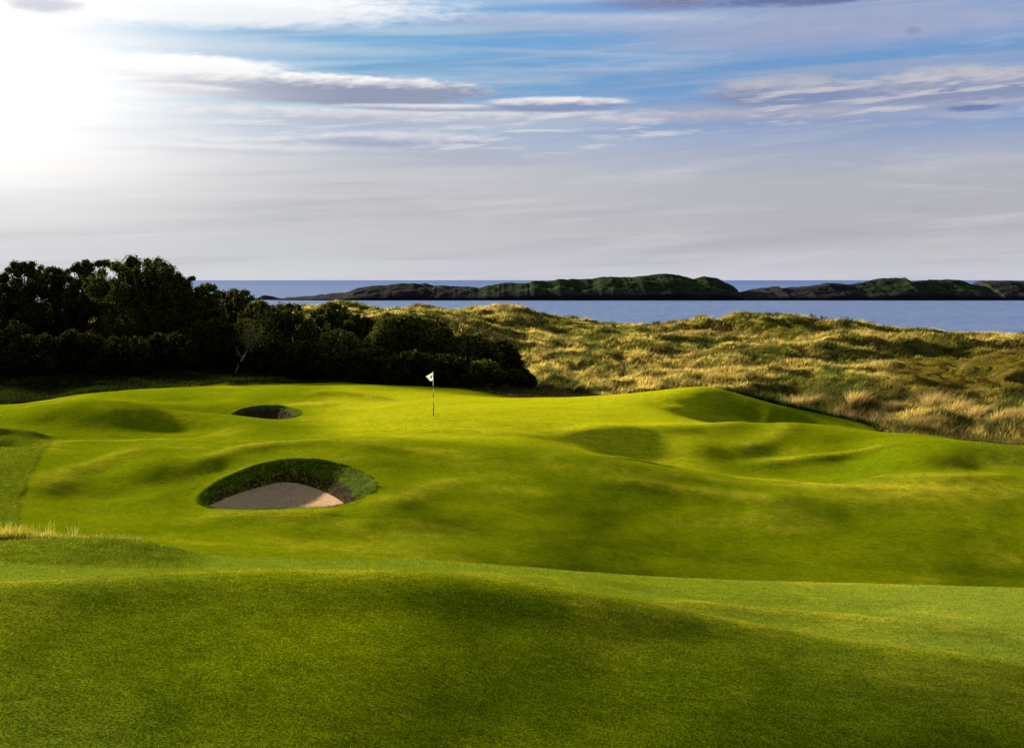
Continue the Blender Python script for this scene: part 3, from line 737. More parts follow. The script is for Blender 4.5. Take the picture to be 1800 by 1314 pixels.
plant(214, 462, 99, 30, 'narrow tree pressed against the left side of the tallest dome', tone=DK, top=[(182, 530), (192, 500), (212, 490), (232, 505), (244, 540)])
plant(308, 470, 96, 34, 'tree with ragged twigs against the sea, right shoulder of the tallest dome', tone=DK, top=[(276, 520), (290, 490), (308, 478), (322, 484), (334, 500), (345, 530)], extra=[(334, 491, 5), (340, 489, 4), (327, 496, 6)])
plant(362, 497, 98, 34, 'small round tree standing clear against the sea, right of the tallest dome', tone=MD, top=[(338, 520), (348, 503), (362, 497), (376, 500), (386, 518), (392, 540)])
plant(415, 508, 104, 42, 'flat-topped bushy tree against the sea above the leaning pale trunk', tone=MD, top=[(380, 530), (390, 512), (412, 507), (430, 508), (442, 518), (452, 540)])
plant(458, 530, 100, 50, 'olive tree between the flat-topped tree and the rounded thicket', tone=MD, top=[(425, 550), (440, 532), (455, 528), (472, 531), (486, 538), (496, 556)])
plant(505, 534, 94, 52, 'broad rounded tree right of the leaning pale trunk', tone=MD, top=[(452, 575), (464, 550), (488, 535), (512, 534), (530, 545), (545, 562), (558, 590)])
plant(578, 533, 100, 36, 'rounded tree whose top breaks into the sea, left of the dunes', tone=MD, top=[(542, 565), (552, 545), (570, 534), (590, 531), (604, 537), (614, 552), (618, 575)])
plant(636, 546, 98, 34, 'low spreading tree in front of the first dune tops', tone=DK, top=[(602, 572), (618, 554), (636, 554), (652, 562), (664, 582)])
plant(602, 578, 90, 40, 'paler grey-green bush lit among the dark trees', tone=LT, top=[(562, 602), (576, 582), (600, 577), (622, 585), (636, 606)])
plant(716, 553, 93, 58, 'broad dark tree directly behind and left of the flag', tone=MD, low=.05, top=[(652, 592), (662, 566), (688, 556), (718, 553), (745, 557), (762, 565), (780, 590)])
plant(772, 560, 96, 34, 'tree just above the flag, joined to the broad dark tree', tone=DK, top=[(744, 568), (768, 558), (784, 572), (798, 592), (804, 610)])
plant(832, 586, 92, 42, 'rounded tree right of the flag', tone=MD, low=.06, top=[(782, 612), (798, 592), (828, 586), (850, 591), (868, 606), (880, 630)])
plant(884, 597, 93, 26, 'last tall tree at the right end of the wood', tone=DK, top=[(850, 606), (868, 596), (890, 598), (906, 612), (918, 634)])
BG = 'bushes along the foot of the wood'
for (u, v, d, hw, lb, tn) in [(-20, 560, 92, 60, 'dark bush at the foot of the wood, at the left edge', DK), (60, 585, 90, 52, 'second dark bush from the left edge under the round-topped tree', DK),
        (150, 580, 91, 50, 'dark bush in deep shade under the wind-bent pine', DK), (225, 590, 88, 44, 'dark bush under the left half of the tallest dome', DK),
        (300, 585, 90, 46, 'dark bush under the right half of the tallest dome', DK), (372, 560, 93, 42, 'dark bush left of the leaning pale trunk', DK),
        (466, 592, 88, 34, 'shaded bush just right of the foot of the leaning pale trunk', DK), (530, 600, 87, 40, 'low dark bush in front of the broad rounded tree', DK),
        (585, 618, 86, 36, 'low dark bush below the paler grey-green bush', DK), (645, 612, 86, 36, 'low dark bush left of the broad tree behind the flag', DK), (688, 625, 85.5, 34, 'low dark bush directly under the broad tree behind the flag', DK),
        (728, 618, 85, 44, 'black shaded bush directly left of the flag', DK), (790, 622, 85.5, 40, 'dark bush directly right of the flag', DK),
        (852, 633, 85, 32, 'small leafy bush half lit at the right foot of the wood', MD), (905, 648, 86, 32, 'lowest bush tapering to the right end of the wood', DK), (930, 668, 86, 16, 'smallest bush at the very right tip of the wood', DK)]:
    plant(u, v, d, hw*1.2, lb, cat='bush', group=BG, tone=np.array(tn)*(.65 if tn is DK else .9), low=.0)  # bush tone lowered to paint in the shade under the wood

# leaning pale tree
d0 = 86.; b0 = world(411, 640, d0); b0[2] = float(ground_z(b0[0], b0[1]))-.05
lt = empty('leaning_tree', b0, 'thin leaning tree with a pale bare trunk and sparse twigs', 'tree')
def lp(u, v, dy=0): return world(u, v, d0+dy)-world(411, 640, d0)
pth = [([lp(411, 642), lp(418, 624), lp(426, 610), lp(431, 602), lp(437, 588), lp(444, 574), lp(449, 562)], [.07, .06, .055, .07, .04, .03, .015]),
       ([lp(426, 609), lp(421, 603), lp(417, 596), lp(416, 588)], [.045, .035, .025, .012])]
tw = np.random.default_rng(5)
for k in range(26):
    s = lp(431+tw.uniform(0, 14), 604-tw.uniform(0, 34)); e = s+np.array([tw.uniform(-.2, .9), tw.uniform(-.4, .4), tw.uniform(.4, 1.5)])
    pth.append(([s, (s+e)/2+tw.normal(0, .05, 3), e], [.013, .009, .004]))
v, f = tubes(pth); mesh_obj('trunk', v, f, m_palebark, parent=lt)
n = 1100; cc = np.array([lp(446, 568)])+tw.normal(0, 1, (n, 3))*[.75, .5, .75]+[0, 0, .3]
a = tw.normal(0, 1, (n, 3)); a /= np.linalg.norm(a, axis=1)[:, None]; b = np.cross(a, tw.normal(0, 1, (n, 3))); b /= np.linalg.norm(b, axis=1)[:, None]
s = tw.uniform(.04, .08, (n, 1)); V = np.stack([cc-a*s, cc-b*s*.6, cc+a*s, cc+b*s*.6], 1).reshape(-1, 3)
i = np.arange(n)*4; Fc = np.concatenate([np.stack([i, i+1, i+2], 1), np.stack([i, i+2, i+3], 1)])
T = np.concatenate([np.repeat(np.array([[.10, .10, .03]])*tw.uniform(.4, 1.6, (n, 1)), 4, 0), np.ones((4*n, 1))], 1)
mesh_obj('crown', V, Fc, m_leaf, parent=lt, smooth=False, cols={'tone': T})

# ------------------------------------------------------------------ marram grass on the dunes
def scatter(n, ulo, uhi, dlo, dhi, pw=1.):
    u = rng.uniform(ulo, uhi, n); s = rng.uniform(math.log(dlo), math.log(dhi), n); d = np.exp(s)
    return (u-U0)/F*d, d, u
STRAW = np.array([1.05, .80, .20]); OLIVE = np.array([.36, .37, .06]); DARKG = np.array([.08, .10, .02]); RUST = np.array([.50, .30, .12])
def tufts(name, n, nb, reg, keep, hfun, label, lean_bias=(.45, -.1), spread=.16, wk=.0005, tonefun=None, root_tone=.35):
    x, y, u = scatter(n, *reg)
    k = keep(x, y, u); x, y, u = x[k], y[k], u[k]
    h = hfun(x, y, u); tn = tonefun(x, y, u)
    m = len(x)
    X = np.repeat(x, nb); Y = np.repeat(y, nb); H_ = np.repeat(h, nb); Tn = np.repeat(tn, nb, 0)
    N = len(X)
    jx = rng.normal(0, spread, N); jy = rng.normal(0, spread, N); X = X+jx; Y = Y+jy
    Pz = ground_z(X, Y)-.03
    lean = np.stack([jx*2.2+lean_bias[0], jy*2.2+lean_bias[1]], 1)+rng.normal(0, .28, (N, 2))
    Hh = H_*rng.uniform(.55, 1.2, N)
    Tn = Tn*rng.uniform(.6, 1.35, (N, 1))
    return blades(name, np.stack([X, Y, Pz], 1), Hh, wk*Y*rng.uniform(.7, 1.4, N), lean, Tn, root_tone, kind='stuff', label=label, cat='grass')
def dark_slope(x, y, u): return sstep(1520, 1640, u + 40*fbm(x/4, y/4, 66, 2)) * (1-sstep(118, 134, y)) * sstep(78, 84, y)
def dune_tone(x, y, u):
    c = fbm(x/5.5, y/6.5, 101, 4); c2 = fbm(x/1.7, y/2.2, 105, 3); c3 = fbm(x/9, y/9, 109, 3)
    t = STRAW[None]*np.ones((len(x), 1))
    a = sstep(-.15, .2, c+.5*c2)[:, None]; t = t*(1-a)+OLIVE*a
    a = sstep(.10, .38, c2+.45*c)[:, None]; t = t*(1-a)+DARKG*a
    a = (sstep(.2, .45, c3)*.5)[:, None]; t = t*(1-a)+RUST*a
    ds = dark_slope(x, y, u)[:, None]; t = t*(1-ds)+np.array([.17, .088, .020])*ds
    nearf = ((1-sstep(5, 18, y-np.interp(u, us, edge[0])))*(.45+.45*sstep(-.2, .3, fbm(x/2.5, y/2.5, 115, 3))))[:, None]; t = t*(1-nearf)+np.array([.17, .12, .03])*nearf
    return t*rng.uniform(.45, 1.5, (len(x), 1))
def keep_dune(x, y, u):
    dm = sample(dune, x, y); return (dm > .55) & ((u > 540) | (y > 130))
def h_dune(x, y, u):
    c2 = fbm(x/1.7, y/2.2, 105, 3)
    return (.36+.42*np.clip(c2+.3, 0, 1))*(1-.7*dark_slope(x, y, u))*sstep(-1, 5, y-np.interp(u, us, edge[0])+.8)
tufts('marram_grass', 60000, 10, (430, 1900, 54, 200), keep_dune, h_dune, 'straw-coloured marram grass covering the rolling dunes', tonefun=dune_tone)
# rank seed-headed grass along the near foot of the dunes
def keep_foot(x, y, u):
    e = np.interp(u, us, edge[0]); return (u > 1380) & (y > e+3.) & (y < e+17) & (vnoise(x/2.2, y/2.5, 200) > -.35)
def foot_tone(x, y, u):
    c = vnoise(x/1.2, y/1.2, 201)[:, None]; t = np.where(c > .25, np.array([.50, .36, .15]), np.where(c > -.1, np.array([.26, .14, .06]), np.array([.10, .10, .025])))
    return t*rng.uniform(.7, 1.2, (len(x), 1))
tufts('seeding_grass', 9000, 10, (1380, 1880, 56, 84), keep_foot, lambda x, y, u: .42+.25*vnoise(x/3, y/3, 203), 'tall reddish seed-headed grass at the foot of the dunes', lean_bias=(.3, 0), tonefun=foot_tone, wk=.0003)
# pale tussocks one can tell apart
def tussock(u, v, hpx, label, wpx=26):
    dd = np.linspace(60, 84, 400); xx = (u-U0)/F*dd; zz = ground_z(xx, dd); vv = V0-zz/dd*F
    ok = (vv > v) | (dd < 62)
    d = dd[np.argmin(np.abs(vv-v))]
    x = (u-U0)/F*d; z = float(ground_z(x, d))-.05; H = hpx/F*d; n = 420
    jx = rng.normal(0, wpx/F*d*.3, n); jy = rng.normal(0, .2, n)
    Pp = np.stack([jx, jy, ground_z(x+jx, d+jy)-.05-z], 1)
    lean = np.stack([jx*1.3+.35, jy*1.2], 1)+rng.normal(0, .22, (n, 2))
    tn = np.array([1.1, .82, .28])*rng.uniform(.55, 1.1, (n, 1))
    o = blades('marram_tussock', Pp, H*rng.uniform(.55, 1.1, n), np.full(n, .028), lean, tn, .3, seg=2, label=label, cat='grass tussock', group='pale marram tussocks at the foot of the dunes')
    o.location = (x, d, z); return o
for a in [(1408, 716, 24, 'pale marram tussock, leftmost of the pale ones at the foot of the dunes', 40), (1505, 714, 30, 'bright upright marram tussock, second of the pale ones from the left', 20),
          (1562, 722, 18, 'small low marram tussock right of the bright upright one', 22), (1640, 722, 34, 'tallest pale marram tussock, left of a pair', 24), (1680, 730, 30, 'pale marram tussock right of the tallest one', 26),
          (1712, 738, 28, 'pale marram tussock leaning right, just below the pair', 24), (1756, 742, 24, 'wide low pale tussock second from the right edge', 34), (1795, 740, 22, 'pale tussock cut by the right edge of the photo', 26)]:
    tussock(*a)
# shaded long grass below the wood
def keep_wood(x, y, u): return (sample(wild, x, y) > .5) & (u < 700)
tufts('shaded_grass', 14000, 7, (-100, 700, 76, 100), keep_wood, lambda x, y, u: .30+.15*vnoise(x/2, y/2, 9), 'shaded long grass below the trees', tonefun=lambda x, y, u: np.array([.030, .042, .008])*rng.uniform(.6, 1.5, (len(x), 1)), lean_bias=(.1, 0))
# dark grassy fringe along the mown edge, right of the back mound
def keep_fr(x, y, u):
    e = np.interp(u, us, edge[0]); return (y > e-.15-.5*sstep(1240, 1290, u)*(1-sstep(1540, 1600, u))) & (y < e+.9)
tufts('fringe_grass', 26000, 8, (960, 1880, 52, 80), keep_fr, lambda x, y, u: .13+.06*vnoise(x/1.5, y/1.5, 19)+.34*sstep(1240, 1300, u)*(1-sstep(1520, 1600, u)), 'dark rough fringe along the back edge of the mown turf', tonefun=lambda x, y, u: np.array([.04, .052, .010])*rng.uniform(.5, 1.8, (len(x), 1)), lean_bias=(.1, 0), spread=.1)
# golden reeds of grass on the rough mound, lower left
def reed(n, ulo, uhi, dlo, dhi, hlo, hhi, tone, wd):
    x, y, u = scatter(n, ulo, uhi, dlo, dhi)
    return np.stack([x, y, ground_z(x, y)-.01], 1), rng.uniform(hlo, hhi, n), np.full(n, wd), rng.normal(0, .25, (n, 2))+[.1, 0], np.array(tone)*rng.uniform(.5, 1.3, (n, 1))
parts = [reed(5200, -140, 112, 21.5, 23.4, .05, .26, (.34, .36, .04), .007), reed(4200, -140, 106, 21.7, 23.2, .08, .30, (.85, .66, .09), .006), reed(2600, -140, 108, 21.5, 22.3, .05, .13, (.035, .035, .008), .012),
         reed(70, -40, 95, 21.8, 23, .28, .46, (.75, .68, .15), .006), reed(420, 60, 250, 21.6, 22.8, .04, .14, (.45, .44, .07), .006), reed(9, 118, 134, 22, 22.4, .25, .40, (.8, .7, .2), .006)]
for q in parts[:3]:
    q[1][:] *= .45+.9*np.clip(.5+fbm(q[0][:, 0]*2.5, q[0][:, 1]*1.5, 401, 3), 0, 1)
    k_ = (900+2000*q[0][:, 0]/q[0][:, 1]); q[1][:] *= 1-.6*sstep(50, 112, k_)
blades('tall_grass', *[np.concatenate([p[k] for p in parts]) for k in range(5)], .5, seg=2, kind='stuff', label='golden seeding grass on the rough mound at the lower left', cat='grass')

# ------------------------------------------------------------------ islands
m_rock, nt = material('island_rock'); P = pos(nt)
vc = nt.attr('tone').outputs['Color']
nr = nt.noise(P, .12, 8, .75); nr2 = nt.noise(P, .35, 6, .75)
c = nt.mix(1., vc, nt.ramp(nr, [(.3, (.6, .6, .6)), (.7, (1.4, 1.4, 1.4))]), 'MULTIPLY')
finish(nt, bsdf(nt, c, .95, .05, bump(nt, nt.add(nr, nr2), .8, 3.)))
def island(keys, grass_spots, label, seed, dshore=1389.):
    ku = [k[0] for k in keys]; kv = [k[1] for k in keys]
    uu = np.arange(ku[0]-1, ku[-1]+1, 1.1); NY = 70
    vv = np.interp(uu, ku, kv) 
    vv = vv+1.0*fbm(uu/9., uu*0+seed, seed, 4)*np.clip((528-vv)/8., 0, 1)
    tt = np.linspace(0, 1, NY)
    U2, T2 = np.meshgrid(uu, tt)
    crest_d = dshore+70+18*fbm(uu/60., uu*0, seed+1, 3)
    Hc = -(vv-V0)/F*crest_d-SEA
    D2 = dshore+3*fbm(U2/30, T2*0, seed+2, 4)+T2*190
    X2 = (U2-U0)/F*dshore*1.03
    tc_ = ((crest_d-dshore)/190.)[None]
    prof = np.where(T2 < tc_, sstep(-.35, 1., T2/tc_)*1.0, 1-sstep(0, 1., (T2-tc_)/(1-tc_)))
    prof = np.where(T2 < tc_, np.minimum(1, .10+.9*(np.clip(T2/tc_, 0, 1))**.75), prof)
    rk = 1-np.abs(fbm(X2/22+seed, D2/18, seed+4, 5))*2
    Z2 = SEA-.3+Hc[None]*prof+((rk-.6)*1.0+3.4*fbm(X2/45.+seed, D2/26., seed+11, 4))*np.clip(Hc[None]/10., .2, 1)*np.where(T2 < tc_, sstep(0, .12, T2)*sstep(0, .25, 1-T2/tc_), .3)
    Z2[0] = SEA-1.5; Z2[-1] = SEA-2
    g = fbm(X2/30., D2/14., seed+7, 4)
    gm = np.zeros_like(U2)
    for (u0, su, a, lo, hi) in grass_spots:
        gm = np.maximum(gm, a*np.exp(-.5*((U2-u0)/su)**2)*sstep(lo, lo+.1, T2/tc_)*(1-sstep(hi-.1, hi, T2/tc_)))
    gm = sstep(.35, .6, gm+.35*g)[..., None]
    rock = np.array([.038, .034, .042])*(1+.7*g[..., None])*np.where(T2[..., None] < .03, .4, 1); grass = np.array([.028, .048, .014])*(1+.9*fbm(X2/9, D2/6, seed+9, 3)[..., None])
    T = rock*(1-gm)+grass*gm
    T = np.concatenate([np.maximum(T, .003), np.ones_like(T[..., :1])], -1).reshape(-1, 4)
    V = np.stack([X2, D2, Z2], -1).reshape(-1, 3)
    ix = np.arange(NY*len(uu)).reshape(NY, len(uu))
    Fc = np.stack([ix[:-1, :-1], ix[:-1, 1:], ix[1:, 1:], ix[1:, :-1]], -1).reshape(-1, 4)
    mesh_obj('island', V, Fc, m_rock, smooth=False, cols={'tone': T}, kind='structure', label=label)
island([(440, 526), (447, 524), (453, 518), (458, 519), (463, 525), (480, 525), (500, 522), (540, 520), (560, 517), (600, 514), (625, 506), (650, 501), (680, 500), (700, 498), (725, 497), (735, 499), (742, 497), (760, 501), (800, 502), (840, 505), (870, 499), (890, 496), (930, 497), (935, 493), (960, 494), (985, 490), (1040, 490), (1060, 487), (1120, 486), (1150, 482), (1175, 480), (1200, 483), (1225, 489), (1240, 486), (1246, 485), (1268, 488), (1284, 497), (1298, 502), (1303, 509), (1302, 518), (1296, 527)],
       [(1050, 150, 1.2, .15, 1.2), (1170, 80, 1.2, .15, 1.2), (920, 90, .9, .25, .9), (700, 90, .55, .3, .85)], 'long low rocky island with a green grassy middle', 3)
island([(1286, 527), (1296, 521), (1310, 513), (1335, 508), (1370, 503), (1376, 502), (1380, 506), (1400, 504), (1440, 501), (1460, 497), (1500, 499), (1530, 495), (1560, 488), (1600, 487), (1612, 495), (1650, 491), (1690, 491), (1705, 491), (1735, 500), (1743, 500), (1746, 493), (1800, 494), (1900, 499), (2000, 512), (2060, 527)],
       [(1620, 90, 1., .2, .9), (1700, 60, .8, .25, .85), (1460, 60, .5, .3, .8)], 'low dark rocky island at the right of the sea', 23)

# ------------------------------------------------------------------ mown grass blades close to the camera
def lawn(n, dlo, dhi, hk, wk, seed):
    x, y, u = scatter(n, -60, 1860, dlo, dhi)
    z = ground_z(x, y)
    pal = sample(PALE, x, y); dr = sample(DRY_LIT, x, y); rg = sample(ROUGH, x, y)
    nb = fbm(x/1.2, y/1.2, seed, 3)[:, None]
    t = LAWN_A*(.5-.5*nb)+LAWN_B*(.5+.5*nb)
    t = t*(1-pal[:, None])+LAWN_P*pal[:, None]
    t = t*(1-.8*dr[:, None])+LAWN_D*.8*dr[:, None]  # blades on dry patches and on the painted crest highlights
    r1 = rng.random(n)[:, None]
    t = t*np.where(r1 < .06, 3.2, np.where(r1 < .18, 1.8, np.where(r1 < .40, .3, 1.)))*rng.uniform(.6, 1.4, (n, 1))
    h = rng.uniform(.6, 1.3, n)*hk*(1+1.2*rg)
    cl = fbm(x*2.2, y*2.2, seed+5, 2)
    h = h*(1+.4*cl)
    return np.stack([x, y, z-.004], 1), h, np.full(n, 1.)*wk*y, rng.normal(0, .75, (n, 2))+[.15, 0], t
LAWN_A = np.array([.115, .180, .004]); LAWN_B = np.array([.20, .265, .005]); LAWN_P = np.array([.20, .28, .03]); LAWN_D = np.array([.42, .33, .05])
pr = [lawn(420000, 8.6, 30, .020, .0003, 301), lawn(170000, 29, 56, .026, .0003, 301)]
blades('mown_grass', *[np.concatenate([p[k] for p in pr]) for k in range(5)], .55, kind='stuff', label='short mown fairway grass in the foreground', cat='grass')


# ------------------------------------------------------------------ world
SUN_AZ, SUN_EL = -54., 14.2   # azimuth from the view axis (left is negative), elevation
w = bpy.data.worlds.new('World'); scene.world = w; w.use_nodes = True
w.node_tree.nodes.clear(); nt = NT(w.node_tree)
tc = nt.new('ShaderNodeTexCoord').outputs['Generated']
sep = nt.new('ShaderNodeSeparateXYZ'); nt.put(sep.inputs[0], tc)
X, Y, Z = sep.outputs
az = nt.m('ARCTAN2', X, Y)
hl = nt.m('SQRT', nt.add(nt.mul(X, X), nt.mul(Y, Y)))
te = nt.m('DIVIDE', Z, nt.m('MAXIMUM', hl, .02))
def AZ(u): return math.atan((u-U0)/F)
def TE(u, v): return (V0-v)/F*math.cos(AZ(u))
sky = nt.new('ShaderNodeTexSky', sky_type='NISHITA', sun_disc=False)
sky.sun_elevation = math.radians(SUN_EL); sky.sun_rotation = math.radians(SUN_AZ)
nish = nt.mix(.5, nt.scale(sky.outputs[0], (.10, .10, .10)), (.24, .24, .26))   # half clear sky, half flat grey added to warm the unseen sky's light
te01 = nt.m('MULTIPLY', te, 2.5, clamp=True)        # te 0.246 = top of frame -> .615
def st(v): return max(0., (V0-v)/F*2.5)
rightc = nt.ramp(te01, [(st(492), srgb(203, 204, 214)), (st(465), srgb(196, 196, 203)), (st(400), srgb(182, 181, 188)), (st(320), srgb(180, 181, 190)), (st(265), srgb(160, 172, 198)), (st(225), srgb(126, 156, 200)), (st(130), srgb(102, 152, 206)), (st(60), srgb(118, 160, 210)), (st(0), srgb(116, 150, 205)), (.9, srgb(60, 100, 170))])
leftc = nt.ramp(te01, [(st(492), srgb(212, 213, 218)), (st(440), srgb(205, 206, 209)), (st(380), srgb(203, 204, 206)), (st(300), srgb(212, 212, 215)), (st(235), srgb(190, 200, 215)), (st(190), srgb(150, 185, 210)), (st(120), srgb(120, 175, 212)), (st(60), srgb(110, 178, 222)), (st(0), srgb(130, 190, 225)), (.9, srgb(70, 115, 180))])
base = nt.mix(nt.ss(az, AZ(200), AZ(1500)), leftc, rightc)
vec = nt.comb(az, te)
# high thin veils
def nvec(sx, sy, off=0.): return nt.comb(nt.add(nt.mul(az, sx), off), nt.mul(nt.add(te, nt.mul(az, -.04)), sy))
v1 = nt.noise(nvec(3, 70), 1.0, 6, .55, .3)
v2 = nt.noise(nvec(14, 80, 4.), 1.0, 6, .62, .3)
v3 = nt.noise(nvec(45, 190, 8.), 1.0, 6, .65, .3)
veil = nt.mul(nt.ss(v1, .42, .68), nt.ss(te, TE(900, 330), TE(900, 150)))
veilc = nt.mix(nt.ss(az, AZ(700), AZ(1500)), srgb(196, 214, 230), srgb(166, 174, 200))
base = nt.mix(nt.mul(veil, .6), base, veilc)
base = nt.mix(nt.mul(nt.ss(v2, .5, .75), .12), base, srgb(210, 212, 220))
base = nt.mix(nt.mul(nt.ss(nt.noise(nvec(3, 60, 12.), 1.0, 5, .6, .5), .45, .75), .35), base, srgb(160, 163, 178))
base = nt.mix(nt.mul(nt.ss(nt.noise(nvec(4, 45, 22.), 1.0, 6, .6, .6), .5, .72), .35), base, srgb(218, 217, 222))
# named cloud bands: (u, v, half-width, half-height, opacity, lit colour, shade colour, softness, raggedness, tilt)
WH = (1.0, 1.0, 1.0); 
def band(base, u, v, a, b, op, lit, shd, soft=.5, rag=.5, split=.0, tilt=0.):
    dx = nt.mul(nt.sub(az, AZ(u)), 1/(a/F*math.cos(AZ(u))**2))
    dy = nt.mul(nt.sub(nt.sub(te, TE(u, v)), nt.mul(nt.sub(az, AZ(u)), tilt)), 1/(b/F))
    dyn = nt.add(dy, nt.mul(nt.sub(v2, .5), .8*rag))
    r = nt.m('SQRT', nt.add(nt.mul(dx, dx), nt.mul(dyn, dyn)))
    f = nt.add(nt.sub(1., r), nt.mul(nt.sub(v3, .5), 1.0*rag))
    cov = nt.mul(nt.ss(f, 0., soft), op)
    c = nt.mix(nt.ss(nt.add(dyn, nt.mul(nt.sub(v3, .5), 1.2)), split-.35, split+.55), shd, lit)
    return nt.mix(cov, base, c)
G1, G2, G3 = srgb(160, 165, 192), srgb(196, 192, 200), srgb(120, 135, 175)
# broad hazes
base = band(base, 1500, 45, 620, 60, .75, srgb(172, 176, 200), srgb(158, 166, 198), .8, .4)
base = band(base, 1000, 38, 420, 22, .8, srgb(190, 200, 220), srgb(165, 180, 212), .7, .5, tilt=-.02)
base = band(base, 1000, 95, 420, 9, .75, srgb(170, 190, 215), srgb(150, 175, 210), .9, .4, tilt=-.05)
base = band(base, 520, 88, 420, 20, .75, srgb(195, 212, 228), srgb(180, 200, 222), .9, .4)
base = band(base, 1500, 192, 640, 34, .7, srgb(176, 176, 194), srgb(156, 164, 194), .8, .6)
base = band(base, 1250, 205, 420, 14, .7, srgb(186, 182, 192), srgb(165, 170, 195), .7, .6)
base = band(base, 300, 8, 640, 44, 1., WH, srgb(235, 240, 246), .5, .5, tilt=.02)
base = band(base, 330, 116, 230, 24, 1., WH, srgb(240, 238, 242), .5, .7)
base = band(base, 700, 205, 600, 26, .8, srgb(232, 230, 232), srgb(185, 190, 205), .7, .7)
base = band(base, 560, 156, 350, 30, 1., srgb(252, 250, 250), srgb(148, 156, 182), .25, .5, split=.35, tilt=-.012)
base = band(base, 330, 158, 130, 14, .8, srgb(225, 222, 228), srgb(160, 163, 188), .5, .6)
base = band(base, 800, 190, 260, 9, .85, srgb(230, 228, 230), srgb(160, 168, 192), .5, .5)
base = band(base, 980, 184, 160, 17, .95, srgb(242, 238, 236), srgb(135, 150, 188), .4, .4, split=.1)
base = band(base, 700, 246, 230, 20, .8, srgb(222, 222, 228), srgb(160, 168, 196), .6, .7)
base = band(base, 420, 262, 260, 12, .55, srgb(240, 238, 240), srgb(190, 192, 205), .7, .7)
base = band(base, 1380, 162, 190, 34, .9, srgb(190, 187, 194), srgb(132, 144, 180), .5, .6, split=.1)
base = band(base, 1680, 150, 240, 40, .9, srgb(198, 195, 200), srgb(138, 148, 182), .5, .6, split=.1)
base = band(base, 1712, 187, 66, 11, .8, srgb(205, 202, 206), srgb(100, 120, 176), .6, .8, split=.3)
base = band(base, 1180, 4, 180, 18, .8, srgb(140, 146, 178), srgb(120, 130, 170), .7, .9)
base = band(base, 1450, -6, 260, 18, .9, srgb(110, 120, 158), srgb(100, 112, 155), .6, .9)
base = band(base, 1605, 54, 22, 9, .45, srgb(120, 132, 175), srgb(120, 130, 170), .7, .6)
base = band(base, 120, 195, 160, 8, .25, srgb(200, 200, 210), srgb(200, 200, 210), .7, .7)
base = band(base, 950, 232, 90, 6, .7, srgb(225, 225, 228), srgb(175, 182, 200), .5, .5)
base = band(base, 1120, 170, 60, 3, .0, WH, WH)
base = band(base, 100, 271, 190, 5, .35, srgb(205, 203, 212), srgb(205, 203, 212), .8, .5)
base = band(base, 90, 336, 150, 5, .4, srgb(188, 190, 202), srgb(190, 190, 200), .8, .5)
# broken small clouds, lit from above
def cloudlets(base, sx, sy, off, lo, hi, mask, lit, shd, op):
    a_ = nt.noise(nvec(sx, sy, off), 1.0, 7, .6, .25)
    b_ = nt.noise(nt.comb(nt.add(nt.mul(az, sx), off), nt.mul(nt.add(nt.add(te, .0045), nt.mul(az, -.04)), sy)), 1.0, 7, .6, .25)
    k = nt.mul(nt.ss(nt.add(a_, nt.mul(nt.sub(mask, 1.), .35)), lo, hi), op)
    c = nt.mix(nt.ss(nt.sub(a_, b_), -.05, .06), shd, lit)
    return nt.mix(k, base, c)
def region(u0, u1, v0, v1, su, sv):
    a_ = nt.mul(nt.ss(az, AZ(u0-su), AZ(u0+su)), nt.ss(az, AZ(u1+su), AZ(u1-su)))
    uc = (u0+u1)/2
    b_ = nt.mul(nt.ss(te, TE(uc, v1+sv), TE(uc, v1-sv)), nt.ss(te, TE(uc, v0-sv), TE(uc, v0+sv)))
    return nt.mul(a_, b_)
base = cloudlets(base, 13, 120, 3., .44, .66, region(250, 1250, 182, 280, 140, 30), srgb(228, 227, 231), srgb(170, 174, 196), .55)
base = cloudlets(base, 12, 110, 9., .42, .64, region(1280, 2100, 125, 215, 100, 22), srgb(204, 202, 208), srgb(136, 148, 184), .8)
base = cloudlets(base, 12, 90, 17., .50, .64, region(1080, 1560, -60, 22, 120, 22), srgb(150, 155, 185), srgb(112, 122, 160), .8)
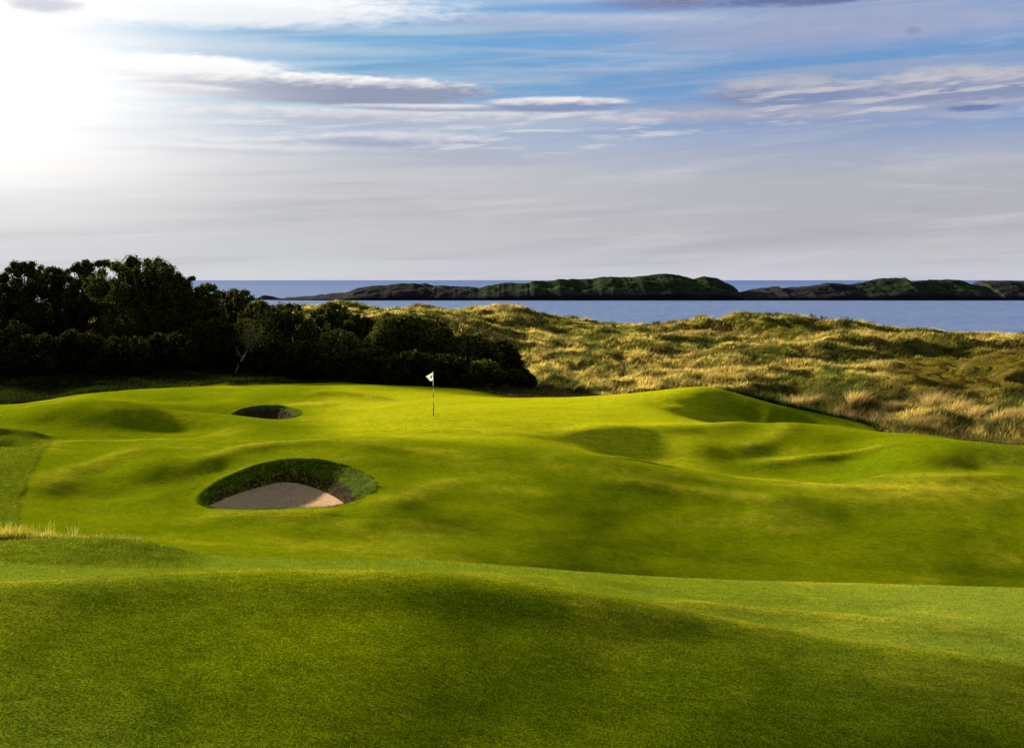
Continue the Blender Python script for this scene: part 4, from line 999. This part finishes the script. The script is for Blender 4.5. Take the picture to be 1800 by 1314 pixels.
# glow round the hidden sun on the left
gx = nt.mul(nt.sub(az, AZ(-60)), 1/.135); gy = nt.mul(nt.sub(te, TE(0, 140)), 1/.078)
g = nt.m('EXPONENT', nt.mul(nt.add(nt.add(nt.mul(gx, gx), nt.mul(gy, gy)), nt.mul(nt.sub(v1, .5), 1.6)), -.6))
base = nt.mix(nt.m('MULTIPLY', nt.lin(g, .04, .85), 1., clamp=True), base, (1.15, 1.13, 1.1))
base = band(base, 75, 6, 90, 20, .75, srgb(205, 208, 222), srgb(195, 198, 215), .7, 1.1)
# away from the picture the greyed Nishita sky takes over
f = nt.mul(nt.ss(te, .55, .30), nt.ss(nt.m('ABSOLUTE', az), 1.3, .7))
below = nt.ss(te, -.02, 0.)
out = nt.mix(f, nish, base)
out = nt.mix(below, srgb(90, 100, 110), out)
bg = nt.new('ShaderNodeBackground'); nt.put(bg.inputs[0], out); bg.inputs[1].default_value = SKY_STRENGTH if 'SKY_STRENGTH' in globals() else 1.0
o = nt.new('ShaderNodeOutputWorld'); nt.l.new(bg.outputs[0], o.inputs[0])
w.cycles.sampling_method = 'MANUAL'; w.cycles.sample_map_resolution = 512

# ------------------------------------------------------------------ sun
sl = bpy.data.lights.new('sun', 'SUN'); sl.energy = 9.6; sl.angle = math.radians(3.); sl.color = (1., .91, .70)
so = bpy.data.objects.new('sun', sl); C.objects.link(so)
a, e = math.radians(SUN_AZ), math.radians(SUN_EL)
from mathutils import Vector
sdir = Vector((math.sin(a)*math.cos(e), math.cos(a)*math.cos(e), math.sin(e)))
so.rotation_euler = sdir.to_track_quat('Z', 'Y').to_euler(); so.location = sdir*60

# ------------------------------------------------------------------ camera
cam = bpy.data.cameras.new('camera'); co = bpy.data.objects.new('camera', cam); C.objects.link(co)
co.rotation_euler = (math.radians(90), 0, 0)
cam.sensor_fit = 'HORIZONTAL'; cam.sensor_width = 36; cam.lens = F/1800*36
cam.shift_y = -(657-V0)/1800
cam.clip_start = .1; cam.clip_end = 300000
scene.camera = co
scene.view_settings.view_transform = 'Standard'; scene.view_settings.look = 'None'
scene.view_settings.exposure = 0; scene.view_settings.gamma = 1
scene.cycles.max_bounces = 5; scene.cycles.diffuse_bounces = 2; scene.cycles.transparent_max_bounces = 4
